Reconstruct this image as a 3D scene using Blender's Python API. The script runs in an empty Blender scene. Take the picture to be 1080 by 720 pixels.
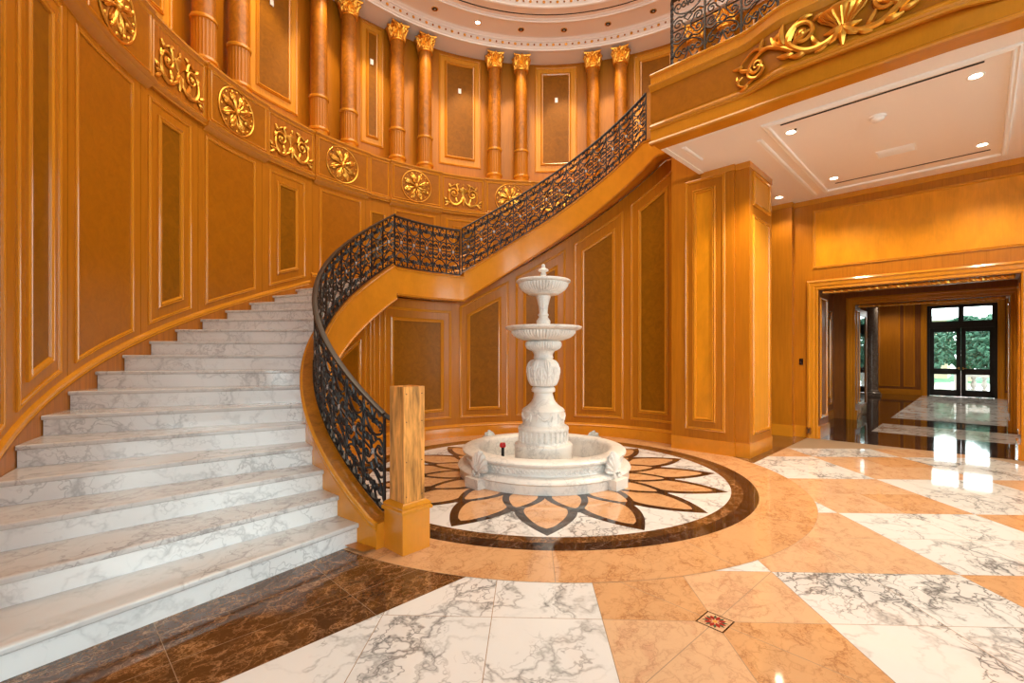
import bpy, bmesh, math, random
from mathutils import Vector
random.seed(7)
SC = bpy.context.scene
COL = SC.collection
PI = math.pi
rad = math.radians
# ------------------------------------------------------------------ layout constants (metres)
RISE = 0.165
EYE = 1.480
CF = (0.4011, 5.9829)          # centre of medallion, fountain and stair
CW = (0.7447, 6.0090)          # centre of the rotunda wall
RW, RU = 5.106, 5.60          # lower wall, set-back gallery wall
A0, DA = -119.168, -5.565      # stair angles
def nosing(a): return RISE * (a - 360 - A0) / DA
LAND = 17 * RISE
GAL = 30 * RISE
A_L1, A_L2 = 146.2, 118.4      # landing from / to
def UV(u, v, z=0.0): return Vector(((u - v) * .70711, (u + v) * .70711, z))
def polar(C, a, R, z=0.0):
    a = rad(a); return Vector((C[0] + R * math.cos(a), C[1] + R * math.sin(a), z))

# ------------------------------------------------------------------ materials
def nt(name):
    m = bpy.data.materials.new(name); m.use_nodes = True
    t = m.node_tree; b = t.nodes['Principled BSDF']
    return m, t, b
def node(t, kind, **kw):
    n = t.nodes.new(kind)
    for k, v in kw.items():
        if k in n.inputs.keys(): n.inputs[k].default_value = v
        else: setattr(n, k, v)
    return n
def ramp(t, stops):
    r = t.nodes.new('ShaderNodeValToRGB'); e = r.color_ramp.elements
    while len(e) > 1: e.remove(e[-1])
    e[0].position, e[0].color = stops[0][0], stops[0][1]
    for p, c in stops[1:]:
        x = e.new(p); x.color = c
    return r
def c4(c, k=1.0): return (c[0] * k, c[1] * k, c[2] * k, 1)
def plain(name, col, rough=.5, metal=0, spec=.5, coat=0):
    m, t, b = nt(name)
    b.inputs['Base Color'].default_value = c4(col); b.inputs['Roughness'].default_value = rough
    b.inputs['Metallic'].default_value = metal; b.inputs['Specular IOR Level'].default_value = spec
    b.inputs['Coat Weight'].default_value = coat; b.inputs['Coat Roughness'].default_value = .12
    return m
def coords(t, scale, rot=None):
    g = t.nodes.new('ShaderNodeNewGeometry'); a = node(t, 'ShaderNodeAttribute', attribute_name='off')
    ad = node(t, 'ShaderNodeVectorMath', operation='ADD')
    t.links.new(g.outputs['Position'], ad.inputs[0]); t.links.new(a.outputs['Vector'], ad.inputs[1])
    mp = t.nodes.new('ShaderNodeMapping'); mp.inputs['Scale'].default_value = scale
    if rot: mp.inputs['Rotation'].default_value = rot
    t.links.new(ad.outputs[0], mp.inputs['Vector'])
    return mp.outputs['Vector']
def wood(name, col, rough=.34, grain=(28, 28, 1.6), var=.28, coat=.12, burl=False, spec=.28):
    m, t, b = nt(name)
    v = coords(t, (7, 7, 7) if burl else grain)
    n = node(t, 'ShaderNodeTexNoise', Scale=1.0, Detail=6.0, Roughness=.62, Distortion=1.6 if burl else .5)
    t.links.new(v, n.inputs['Vector'])
    v2 = coords(t, (60, 60, 60) if burl else (90, 90, 4))
    n2 = node(t, 'ShaderNodeTexNoise', Scale=1.0, Detail=3.0, Roughness=.6)
    t.links.new(v2, n2.inputs['Vector'])
    ad = node(t, 'ShaderNodeMath', operation='MULTIPLY_ADD'); ad.inputs[1].default_value = .35
    t.links.new(n2.outputs['Fac'], ad.inputs[0]); t.links.new(n.outputs['Fac'], ad.inputs[2])
    r = ramp(t, [(.42, c4(col, 1 - var)), (.68, c4(col)), (.9, c4(col, 1 + var * .8))])
    t.links.new(ad.outputs[0], r.inputs['Fac']); t.links.new(r.outputs['Color'], b.inputs['Base Color'])
    b.inputs['Roughness'].default_value = rough; b.inputs['Coat Weight'].default_value = coat
    b.inputs['Coat Roughness'].default_value = .12; b.inputs['Specular IOR Level'].default_value = spec
    return m
def marble(name, base, vein, vein2, scale=1.0, amount=1.0, rough=.08, soft=.5, rot=(.3, .2, .6)):
    """stone with two generations of veins: fine cracks along warped cells and broad clouds"""
    m, t, b = nt(name)
    v = coords(t, (scale, scale, scale), rot)
    w = node(t, 'ShaderNodeTexNoise', Scale=1.7, Detail=5.0, Roughness=.6); t.links.new(v, w.inputs['Vector'])
    sb = node(t, 'ShaderNodeVectorMath', operation='SUBTRACT'); sb.inputs[1].default_value = (.5, .5, .5)
    t.links.new(w.outputs['Color'], sb.inputs[0])
    sc = node(t, 'ShaderNodeVectorMath', operation='SCALE'); sc.inputs['Scale'].default_value = .9
    t.links.new(sb.outputs[0], sc.inputs[0])
    ad = node(t, 'ShaderNodeVectorMath', operation='ADD'); t.links.new(v, ad.inputs[0]); t.links.new(sc.outputs[0], ad.inputs[1])
    st = t.nodes.new('ShaderNodeMapping'); st.inputs['Scale'].default_value = (1.0, .45, .8); t.links.new(ad.outputs[0], st.inputs['Vector'])
    vo = node(t, 'ShaderNodeTexVoronoi', feature='DISTANCE_TO_EDGE', Scale=3.4); t.links.new(st.outputs[0], vo.inputs['Vector'])
    vo2 = node(t, 'ShaderNodeTexVoronoi', feature='DISTANCE_TO_EDGE', Scale=9.5); t.links.new(st.outputs[0], vo2.inputs['Vector'])
    cl = node(t, 'ShaderNodeTexNoise', Scale=2.1, Detail=4.0, Roughness=.55, Distortion=.8); t.links.new(st.outputs[0], cl.inputs['Vector'])
    l1 = ramp(t, [(0, (1, 1, 1, 1)), (.025, (.5, .5, .5, 1)), (.07, (0, 0, 0, 1))]); t.links.new(vo.outputs['Distance'], l1.inputs['Fac'])
    l2 = ramp(t, [(0, (1, 1, 1, 1)), (.06, (0, 0, 0, 1))]); t.links.new(vo2.outputs['Distance'], l2.inputs['Fac'])
    mk = ramp(t, [(.44, (0, 0, 0, 1)), (.62, (1, 1, 1, 1))]); t.links.new(cl.outputs['Fac'], mk.inputs['Fac'])
    m1 = node(t, 'ShaderNodeMath', operation='MULTIPLY'); t.links.new(l2.outputs['Color'], m1.inputs[0]); t.links.new(mk.outputs['Color'], m1.inputs[1])
    mk2 = ramp(t, [(.36, (.1, .1, .1, 1)), (.6, (1, 1, 1, 1))]); t.links.new(cl.outputs['Fac'], mk2.inputs['Fac'])
    m2 = node(t, 'ShaderNodeMath', operation='MULTIPLY'); t.links.new(l1.outputs['Color'], m2.inputs[0]); t.links.new(mk2.outputs['Color'], m2.inputs[1])
    mx = node(t, 'ShaderNodeMath', operation='MAXIMUM'); t.links.new(m1.outputs[0], mx.inputs[0]); t.links.new(m2.outputs[0], mx.inputs[1])
    am = node(t, 'ShaderNodeMath', operation='MULTIPLY', use_clamp=True); am.inputs[1].default_value = amount; t.links.new(mx.outputs[0], am.inputs[0])
    cr = ramp(t, [(.3, c4(base)), (.52, c4(base, .97)), (.75, c4([base[i] * (1 - soft) + vein2[i] * soft for i in range(3)]))])
    t.links.new(cl.outputs['Fac'], cr.inputs['Fac'])
    mix = node(t, 'ShaderNodeMix', data_type='RGBA'); mix.inputs[7].default_value = c4(vein)
    t.links.new(am.outputs[0], mix.inputs[0]); t.links.new(cr.outputs['Color'], mix.inputs[6])
    t.links.new(mix.outputs[2], b.inputs['Base Color'])
    b.inputs['Roughness'].default_value = rough; b.inputs['Specular IOR Level'].default_value = .55
    return m
M = {}
M['wood'] = wood('wood_veneer', (.43, .145, .006), var=.15)
M['woodred'] = wood('wood_skirt', (.40, .125, .008))
M['panel'] = wood('burl_panel', (.35, .112, .003), burl=True, var=.16)
M['dark'] = wood('dark_panel', (.245, .086, .002), rough=.4, burl=True, var=.22, coat=.03, spec=.16)
M['amber'] = wood('amber_panel', (.66, .25, .008), grain=(5, 5, 2.2), var=.2)
M['lightwood'] = wood('light_veneer', (.62, .255, .018), var=.18)
M['string'] = wood('string_veneer', (.60, .225, .014), rough=.22, grain=(6, 6, 6), var=.1, coat=.4)
M['burlcap'] = wood('burl_cap', (.36, .118, .007), burl=True, var=.45)
M['edge'] = wood('moulding_wood', (.58, .225, .015), rough=.18, var=.08, coat=.7)
M['oak'] = wood('raw_oak', (.62, .265, .058), rough=.5, grain=(17, 17, 2.6), var=.8, coat=.05)
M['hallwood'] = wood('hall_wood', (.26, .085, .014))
M['gold'] = plain('gilding', (.84, .42, .065), .30, .88)
M['brass'] = plain('brass', (.80, .52, .18), .25, 1.0)
M['iron'] = plain('black_iron', (.008, .008, .009), .38, 0, .5)
M['ironbrown'] = plain('bronze_iron', (.026, .015, .009), .42, 0, .5)
M['rosette'] = plain('pewter', (.42, .40, .40), .35, .6)
M['white'] = plain('white_paint', (.94, .925, .90), .6, 0, .3)
M['ceil'] = plain('ceiling_paint', (.92, .855, .80), .7, 0, .25)
M['black'] = plain('black_slot', (.006, .006, .006), .6)
M['plate'] = plain('white_plate', (.93, .93, .93), .35)
M['red'] = plain('red_cap', (.55, .015, .015), .35)
M['marble'] = marble('white_marble', (.76, .76, .765), (.09, .088, .09), (.54, .50, .48), 1.0, .9, .05)
M['tread'] = marble('tread_marble', (.60, .59, .585), (.17, .155, .15), (.46, .42, .40), .95, .55, .05)
M['riser'] = marble('riser_marble', (.83, .825, .825), (.20, .20, .21), (.68, .67, .66), .95, .45, .12)
M['rose'] = marble('golden_marble', (.66, .375, .185), (.26, .10, .04), (.56, .28, .12), 3.0, .62, .055, .9)
M['rosepale'] = marble('pale_golden_marble', (.70, .45, .27), (.34, .16, .08), (.60, .33, .20), 3.0, .55, .055, .9)
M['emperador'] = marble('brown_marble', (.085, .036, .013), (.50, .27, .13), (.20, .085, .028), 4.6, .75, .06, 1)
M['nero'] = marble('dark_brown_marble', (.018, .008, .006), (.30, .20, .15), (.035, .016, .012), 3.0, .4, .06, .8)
M['carrara'] = marble('carved_marble', (.78, .75, .71), (.34, .33, .33), (.56, .55, .53), 1.6, .55, .32, .8)
M['greymarble'] = marble('grey_marble', (.13, .10, .085), (.5, .46, .44), (.04, .035, .03), 9, .8, .12)
M['grout'] = plain('grout', (.30, .20, .12), .7)
def glass_mat():
    m = bpy.data.materials.new('clear_glass'); m.use_nodes = True; t = m.node_tree
    for n in list(t.nodes): t.nodes.remove(n)
    o = t.nodes.new('ShaderNodeOutputMaterial'); mx = t.nodes.new('ShaderNodeMixShader')
    tr = t.nodes.new('ShaderNodeBsdfTransparent'); tr.inputs[0].default_value = (.90, .97, .96, 1)
    gl = t.nodes.new('ShaderNodeBsdfGlossy'); gl.inputs['Roughness'].default_value = .02
    lw = t.nodes.new('ShaderNodeFresnel'); lw.inputs['IOR'].default_value = 1.5; t.links.new(lw.outputs[0], mx.inputs[0])
    t.links.new(tr.outputs[0], mx.inputs[1]); t.links.new(gl.outputs[0], mx.inputs[2]); t.links.new(mx.outputs[0], o.inputs[0])
    return m
M['glass'] = glass_mat()
def emis(name, col, s):
    m, t, b = nt(name); b.inputs['Base Color'].default_value = c4(col)
    b.inputs['Emission Color'].default_value = c4(col); b.inputs['Emission Strength'].default_value = s
    return m
M['lamp'] = emis('lamp_glow', (1, .9, .75), 6)
M['leaf'] = wood('foliage', (.035, .10, .06), .6, (6, 6, 6), .6, 0)
M['lawn'] = plain('grass', (.05, .17, .08), .8)
M['stone'] = plain('pale_stone', (.42, .40, .36), .7)
M['tanstone'] = plain('tan_stone', (.55, .42, .28), .8)

# ------------------------------------------------------------------ mesh builder
class MB:
    def __init__(s): s.v = []; s.f = []; s.m = []; s.o = []; s.mats = []; s.cm = 0; s.off = (0, 0, 0)
    def mat(s, m):
        if m not in s.mats: s.mats.append(m)
        s.cm = s.mats.index(m); return s
    def add(s, vs, fs):
        b = len(s.v); s.v.extend([tuple(p) for p in vs])
        for f in fs:
            s.f.append([b + i for i in f]); s.m.append(s.cm); s.o.append(s.off)
    def grid(s, rows, closeu=False, closev=False):
        n, k = len(rows), len(rows[0]); fs = []
        for i in range(n if closeu else n - 1):
            for j in range(k if closev else k - 1):
                a, b = i, (i + 1) % n; c, d = j, (j + 1) % k
                fs.append((a * k + c, a * k + d, b * k + d, b * k + c))
        s.add([p for r in rows for p in r], fs)
    def fill(s, pts): s.add(pts, [list(range(len(pts)))])
    def box(s, pts8):
        s.add(pts8, [(0, 3, 2, 1), (4, 5, 6, 7), (0, 1, 5, 4), (1, 2, 6, 5), (2, 3, 7, 6), (3, 0, 4, 7)])
    def boxc(s, o, ax, ay, az):
        o = Vector(o); ax, ay, az = Vector(ax), Vector(ay), Vector(az)
        b = [o, o + ax, o + ax + ay, o + ay]; s.box(b + [p + az for p in b])
    def build(s, name, parent=None, smooth=True, ang=40, origin=None):
        me = bpy.data.meshes.new(name)
        vs = s.v
        if origin is not None: vs = [(p[0] - origin[0], p[1] - origin[1], p[2] - origin[2]) for p in s.v]
        me.from_pydata(vs, [], s.f)
        for m in s.mats: me.materials.append(m)
        me.polygons.foreach_set('material_index', s.m)
        if any(o != (0, 0, 0) for o in s.o):
            at = me.attributes.new('off', 'FLOAT_VECTOR', 'FACE')
            at.data.foreach_set('vector', [c for o in s.o for c in o])
        me.polygons.foreach_set('use_smooth', [smooth] * len(s.f))
        me.update()
        if smooth: me.set_sharp_from_angle(angle=rad(ang))
        o = bpy.data.objects.new(name, me); COL.objects.link(o)
        if origin is not None: o.location = origin
        if parent is not None:
            o.parent = parent
            o.matrix_parent_inverse = parent.matrix_world.inverted() if False else o.matrix_parent_inverse
            if parent.type == 'EMPTY': o.location = Vector(o.location) - Vector(parent.location)
        return o
def mb(m): return MB().mat(M[m] if isinstance(m, str) else m)
def tag(o, label=None, cat=None, group=None, kind=None):
    if label: o['label'] = label
    if cat: o['category'] = cat
    if group: o['group'] = group
    if kind: o['kind'] = kind
    return o
def struct(o, label=None, cat=None):
    o['kind'] = 'structure'
    if label: o['label'] = label
    if cat: o['category'] = cat
    return o
def empty(name, loc, label, cat, group=None, kind=None):
    o = bpy.data.objects.new(name, None); COL.objects.link(o); o.location = loc; o.empty_display_size = .1
    return tag(o, label, cat, group, kind)
# mappings (s, z, h) -> world; h points into the room
def cylmap(C, R):
    def f(s, z, h=0.0):
        a = s / R; return Vector((C[0] + (R - h) * math.cos(a), C[1] + (R - h) * math.sin(a), z))
    return f
def planemap(o, d, n):
    o, d, n = Vector(o), Vector(d), Vector(n)
    return lambda s, z, h=0.0: o + d * s + Vector((0, 0, z)) + n * h
def tube(b, pts, r, n=6, closed=False, cap=True, sq=1.0):
    k = len(pts); pts = [Vector(p) for p in pts]; rows = []; nrm = None
    for i, p in enumerate(pts):
        t = (pts[(i + 1) % k] - pts[i - 1]) if closed else (pts[min(i + 1, k - 1)] - pts[max(i - 1, 0)])
        if t.length < 1e-9: t = Vector((0, 0, 1))
        t.normalize()
        if nrm is None:
            nrm = t.cross(Vector((.13, .31, .94)))
            if nrm.length < .1: nrm = t.cross(Vector((1, 0, 0)))
        nrm = nrm - t * nrm.dot(t); nrm.normalize(); bn = t.cross(nrm)
        rr = r[i] if hasattr(r, '__len__') else r
        rows.append([p + nrm * (rr * math.cos(2 * PI * j / n)) + bn * (rr * math.sin(2 * PI * j / n)) for j in range(n)])
    b.grid(rows, closeu=closed, closev=True)
    if cap and not closed: b.fill(rows[0][::-1]); b.fill(rows[-1])
def ell(b, c, ax, ay, az, nu=8, nv=5):
    c, ax, ay, az = Vector(c), Vector(ax), Vector(ay), Vector(az); rows = []
    for i in range(nv + 1):
        t = PI * i / nv; rows.append([c + az * math.cos(t) + (ax * math.cos(2 * PI * j / nu) + ay * math.sin(2 * PI * j / nu)) * max(math.sin(t), .02) for j in range(nu)])
    b.grid(rows, closev=True)
def lathe(b, prof, C, n=64, a0=0, a1=360, mod=None):
    full = abs(a1 - a0 - 360) < 1e-6; rows = []
    for i in range(n if full else n + 1):
        a = rad(a0 + (a1 - a0) * i / n)
        row = []
        for j, (r, z) in enumerate(prof):
            q = mod(a, r, z, j) if mod else r
            row.append(Vector((C[0] + q * math.cos(a), C[1] + q * math.sin(a), z)))
        rows.append(row)
    b.grid(rows, closeu=full)
def sweep(b, path, prof, closed=False, capends=True):
    """path: list of (point, outward, up); prof: list of (o, u), swept as a closed ring"""
    rows = [[p + o * q[0] + u * q[1] for q in prof] for p, o, u in path]
    b.grid(rows, closeu=closed, closev=True)
    if not closed and capends: b.fill(rows[0][::-1]); b.fill(rows[-1])
def arcpath(C, R, a0, a1, zf, n=40):
    out = []
    for i in range(n + 1):
        a = a0 + (a1 - a0) * i / n; z = zf(a) if callable(zf) else zf
        c = Vector((math.cos(rad(a)), math.sin(rad(a)), 0))
        out.append((Vector((C[0] + R * c.x, C[1] + R * c.y, z)), -c, Vector((0, 0, 1))))
    return out
MOULD = [(0, 0), (0, .014), (.010, .020), (.020, .012), (.028, .022), (.040, .018), (.046, 0)]
BIGM = [(0, 0), (0, .020), (.014, .032), (.026, .018), (.034, .034), (.054, .026), (.062, 0)]
def offs(poly, d):
    n = len(poly); out = []
    for i in range(n):
        p0, p1, p2 = poly[i - 1], poly[i], poly[(i + 1) % n]
        def nn(a, b):
            dx, dy = b[0] - a[0], b[1] - a[1]; l = math.hypot(dx, dy) or 1e-9; return (-dy / l, dx / l)
        a, c = nn(p0, p1), nn(p1, p2); k = max(.25, 1 + a[0] * c[0] + a[1] * c[1])
        out.append((p1[0] + (a[0] + c[0]) / k * d, p1[1] + (a[1] + c[1]) / k * d))
    return out
def trapz(s0, s1, zb, zt, n):
    """closed ccw outline of a panel with upright sides; zb, zt functions of s"""
    p = [(s0 + (s1 - s0) * i / n, zb(s0 + (s1 - s0) * i / n)) for i in range(n + 1)]
    p += [(s1 - (s1 - s0) * i / n, zt(s1 - (s1 - s0) * i / n)) for i in range(n + 1)]
    return p
def frame(b, poly, mp, prof=MOULD, h0=0.0):
    rings = [[mp(q[0], q[1], h0 + h) for q in offs(poly, d)] for d, h in prof]
    b.grid(rings, closev=True)
def field(b, s0, s1, zb, zt, mp, h, n):
    b.grid([[mp(s0 + (s1 - s0) * i / n, zb(s0 + (s1 - s0) * i / n), h), mp(s0 + (s1 - s0) * i / n, zt(s0 + (s1 - s0) * i / n), h)] for i in range(n + 1)])
def panel(wall, mp, s0, s1, zb, zt, fmat, n=10, prof=MOULD, inner=None, imat=None, h0=0.0, name='panel'):
    """moulded panel, a child of the wall; inner: (s0, s1, zb, zt) of a second frame"""
    zb_ = zb if callable(zb) else (lambda s: zb); zt_ = zt if callable(zt) else (lambda s: zt)
    b = mb('edge'); frame(b, trapz(s0, s1, zb_, zt_, n), mp, prof, h0)
    b.mat(M[fmat]); b.off = (random.random() * 5, random.random() * 5, random.random() * 5)
    e = prof[-1][0] * .6
    field(b, s0 + e, s1 - e, lambda s: zb_(s) + e, lambda s: zt_(s) - e, mp, h0 + .005, n)
    b.off = (0, 0, 0)
    if inner:
        i0, i1, ib, it = inner
        ib_ = ib if callable(ib) else (lambda s: ib); it_ = it if callable(it) else (lambda s: it)
        b.mat(M['edge']); frame(b, trapz(i0, i1, ib_, it_, n), mp, BIGM, h0 + .005)
        b.mat(M[imat]); b.off = (random.random() * 5, random.random() * 5, random.random() * 5)
        field(b, i0 + .04, i1 - .04, lambda s: ib_(s) + .04, lambda s: it_(s) - .04, mp, h0 + .012, n)
        b.off = (0, 0, 0)
    return b.build(name, wall)
def shell(C, R, T, a0, a1, z0, z1, m, name, n=72):
    b = mb(m); r0 = []; rows = []
    for i in range(n + 1):
        a = a0 + (a1 - a0) * i / n
        zb = z0(a) if callable(z0) else z0; zt = z1(a) if callable(z1) else z1
        rows.append([polar(C, a, R, zb), polar(C, a, R, zt), polar(C, a, R + T, zt), polar(C, a, R + T, zb)])
    b.grid(rows, closev=True); b.fill(rows[0]); b.fill(rows[-1][::-1])
    return b.build(name)

# ------------------------------------------------------------------ floor
def hexa(*p): return p
E0, N0, MOD = .411, 2.02, 1.245
GE = Vector((.99934, -.03644, 0)); GN = Vector((.03644, .99934, 0))
def EN(e, n, z=0): return GE * e + GN * n + Vector((0, 0, z))
fl = mb('marble')
def rnd(): return (random.uniform(-9, 9), random.uniform(-9, 9), random.uniform(-3, 3))
fl.off = (0, 0, 0)
fl.boxc((-7.5, -6.2, -.1), (32, 0, 0), (0, 32, 0), (0, 0, .1))
half = MOD / 2
zt = .0006
for i in range(-4, 10):
    for j in range(-5, 9):
        e0, n0 = E0 + i * half, N0 + j * half
        bi, bj = math.floor(i / 2), math.floor(j / 2)
        c = EN(e0 + half / 2, n0 + half / 2); u, v = (c.x + c.y) * .7071, (c.y - c.x) * .7071
        if c.x < -4.6 or c.x > 8.3 or u > 10.3: continue
        g = .0022
        fl.off = rnd()
        orange = (bi + bj) % 2 == 0 and bi >= 0
        if orange: fl.mat(M[random.choice(['rose', 'rosepale', 'rosepale'])])
        else: fl.mat(M['marble'])
        fl.fill([EN(e0 + g, n0 + g, zt), EN(e0 + half - g, n0 + g, zt), EN(e0 + half - g, n0 + half - g, zt), EN(e0 + g, n0 + half - g, zt)])
fl.off = (0, 0, 0); fl.mat(M['grout'])
zg = .0003
fl.fill([EN(-6.5, -6, zg), EN(9, -6, zg), EN(9, 9, zg), EN(-6.5, 9, zg)])
# diagonal joints of the square with the mosaic inset
cx, cn = E0 + half, N0 + half
for sx, sn in ((1, 1), (1, -1), (-1, 1), (-1, -1)):
    d = Vector((sx, sn)).normalized(); w = Vector((-d.y, d.x)) * .0022
    p, q = Vector((cx, cn)) + d * .07, Vector((cx, cn)) + d * half * 1.41
    fl.fill([EN(p.x + w.x, p.y + w.y, .0009), EN(p.x - w.x, p.y - w.y, .0009), EN(q.x - w.x, q.y - w.y, .0009), EN(q.x + w.x, q.y + w.y, .0009)])
def diam(r, z, m):
    fl.mat(M[m]); fl.fill([EN(cx + r, cn, z), EN(cx, cn + r, z), EN(cx - r, cn, z), EN(cx, cn - r, z)])
diam(.110, .0011, 'nero'); diam(.098, .0013, 'rosepale')
fl.mat(plain('mosaic_red', (.30, .02, .02), .2))
for k in range(8):
    a = k * PI / 4; d = Vector((math.cos(a), math.sin(a))); w = Vector((-d.y, d.x))
    pts = [d * .014, d * .038 + w * .017, d * .062, d * .038 - w * .017]
    fl.fill([EN(cx + p.x, cn + p.y, .0015) for p in pts])
fl.mat(plain('mosaic_green', (.06, .09, .06), .2))
for k in range(8):
    a = (k + .5) * PI / 4; d = Vector((math.cos(a), math.sin(a))); w = Vector((-d.y, d.x))
    pts = [d * .030, d * .046 + w * .009, d * .070, d * .046 - w * .009]
    fl.fill([EN(cx + p.x, cn + p.y, .0016) for p in pts])
fl.mat(M['gold']); fl.fill([EN(cx + .012 * math.cos(k * PI / 6), cn + .012 * math.sin(k * PI / 6), .0017) for k in range(12)])
# dark border along the stair and past the pier, in slabs
def uvquad(u0, u1, v0, v1, z, m, g=.002):
    fl.mat(M[m]); fl.off = rnd()
    fl.fill([UV(u0 + g, v0 + g, z), UV(u1 - g, v0 + g, z), UV(u1 - g, v1 - g, z), UV(u0 + g, v1 - g, z)])
fl.mat(M['grout']); fl.fill([UV(-4, 2.43, .0011), UV(3.6, 2.43, .0011), UV(3.6, 5, .0011), UV(-4, 5, .0011)])
for k in range(-5, 4):
    u0 = .43 + .91 * (k - 1)
    if u0 > 3.2: continue
    for v0, v1, m in ((2.43, 2.75, 'emperador'), (2.75, 3.08, 'emperador'), (3.08, 5.0, 'emperador')):
        uvquad(u0, u0 + .91, v0, v1, .0014, m, .0015)
fl.off = (0, 0, 0)
for v0, v1 in ((2.2, 3.3),):
    uvquad(6.9, 9.8, v0, v1, .0014, 'emperador', 0)
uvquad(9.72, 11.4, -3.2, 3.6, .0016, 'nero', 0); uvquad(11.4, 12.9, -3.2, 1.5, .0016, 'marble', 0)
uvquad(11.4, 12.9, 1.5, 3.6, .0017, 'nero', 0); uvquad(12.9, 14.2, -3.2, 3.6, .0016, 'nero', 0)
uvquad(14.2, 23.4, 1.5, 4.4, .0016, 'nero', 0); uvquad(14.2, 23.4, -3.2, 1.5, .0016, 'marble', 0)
fl.off = (0, 0, 0)
floor = struct(fl.build('floor', smooth=False))
# medallion
fm = mb('rose')
def ring(r0, r1, z, m, n=120, a0=0, a1=360):
    fm.mat(M[m])
    fm.grid([[polar(CF, a0 + (a1 - a0) * i / n, r0, z), polar(CF, a0 + (a1 - a0) * i / n, r1, z)] for i in range(n + 1)])
for k in range(14):
    fm.off = rnd(); ring(2.43, 2.937, .0022, 'rose', 12, 267.7 + k * 25.714 + .05, 267.7 + (k + 1) * 25.714 - .05)
fm.off = (0, 0, 0)
ring(2.42, 2.9405, .0020, 'grout'); ring(2.29, 2.44, .0026, 'nero'); ring(2.175, 2.292, .0028, 'emperador'); ring(.3, 2.177, .0024, 'marble')
def lotus(ac, r0, rb, rt, d, z, m, p=1.75):
    """lotus petal: sides follow the sector up to the belly rb, then two convex arcs meet in the tip; d insets the outline"""
    rows = []; n = 22; k = math.tan(rad(11.25))
    for i in range(n + 1):
        r = r0 + (rt - d * 1.7 - r0) * i / n
        w = k * min(r, rb)
        if r > rb: w = k * rb * (1 - ((r - rb) / (rt - rb)) ** p)
        w = max(0.0, w - d) if d else w
        if d and i == n: w = 0.0
        dd = Vector((math.cos(rad(ac)), math.sin(rad(ac)))); ww = Vector((-dd.y, dd.x))
        rows.append([Vector((CF[0] + q.x, CF[1] + q.y, z)) for q in (dd * r + ww * w, dd * r, dd * r - ww * w)])
    fm.mat(M[m]); fm.grid(rows)
TIP = 267.0
STEP = 23.05
z = .0030
for layer, (r0, rb, rt, sh) in enumerate(((.9, 1.52, 2.15, 0), (.9, 1.12, 1.60, .5))):
    for k in range(16):
        a = TIP + (k + sh) * 22.5
        fm.off = rnd(); z += .00002
        lotus(a, r0, rb, rt, 0, z, 'nero'); z += .00002; lotus(a, r0, rb, rt, .075 if layer else .092, z, 'rose')
fm.off = (0, 0, 0)
struct(fm.build('floor_medallion', smooth=False))

# ------------------------------------------------------------------ rotunda: lower wall with panels
def zskirt(a):
    if a > 150.0: return 1.39 + .0315 * (199.1 - a)
    return max(3.07, 3.25 + .0298 * (122 - a))
wl = struct(shell(CW, RW, .55, 36, 232, 0, 4.80, 'wood', 'wall_left', 110))
mpW = cylmap(CW, RW)
S = lambda a: rad(a) * RW
def zb_s(d): return lambda s: zskirt(math.degrees(s / RW)) + d
for a0, a1 in ((201.3, 209.7), (176.3, 184.8), (151.4, 159.7), (106.2, 116.0), (81.0, 91.0)):
    i0, i1 = a0 + 1.75, a1 - 1.75
    panel(wl, mpW, S(a0), S(a1), zb_s(0), 4.59, 'wood', 10, MOULD, (S(i0), S(i1), zb_s(.16), 4.43), 'dark')
for a0, a1 in ((187.7, 198.6), (162.7, 173.4), (137.8, 148.0), (118.8, 129.5), (94, 104)):
    panel(wl, mpW, S(a0), S(a1), zb_s(0), 4.59, 'panel', 12)
panel(wl, mpW, S(131.7), S(135.7), 3.3, 4.45, 'dark', 6)
panel(wl, mpW, S(212.3), S(222), zb_s(0), 4.59, 'panel', 8)
# raking skirt moulding that follows the stair
b = mb('edge')
SK = [(0, 0), (.022, .0), (.03, .012), (.022, .026), (.034, .04), (.028, .062), (.012, .07), (0, .085)]
pth = []
for seg in ((231, 150.0), (150.0, 114), (114, 40)):
    pth += arcpath(CW, RW, seg[0], seg[1], (lambda s: (lambda a: (zskirt(a + (1e-6 if a >= 150 and s == 150 else 0)) if a < 231 else zskirt(a)) - .155))(seg[1]), 40)
b = mb('edge'); sweep(b, arcpath(CW, RW, 231, 150.05, lambda a: zskirt(a) - .155, 60), SK); sweep(b, arcpath(CW, RW, 149.95, 40, lambda a: zskirt(a) - .155, 60), SK)
b.build('raking_moulding', wl)
b = mb('woodred')
b.grid([[polar(CW, a, RW - .030, zskirt(a) - 1.2), polar(CW, a, RW - .030, zskirt(a) - .15)] for a in [231 - i * .75 for i in range(109)]])
b.grid([[polar(CW, a, RW - .030, zskirt(a) - .9), polar(CW, a, RW - .030, zskirt(a) - .15)] for a in [149.9 - i * 1.0 for i in range(110)]])
b.build('skirting_board', wl)
# seams of the stiles
b = mb('dark')
for a in (199.9, 186.2, 174.8, 161.2, 149.6, 136.8, 130.4, 117.5):
    zb = zskirt(a) - .07
    b.boxc(polar(CW, a - .03, RW - .003, zb), polar(CW, a + .03, RW - .003) - polar(CW, a - .03, RW - .003), polar(CW, a, RW + .01) - polar(CW, a, RW - .003), (0, 0, 4.74 - zb))
b.build('stile_seam', wl)
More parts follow.
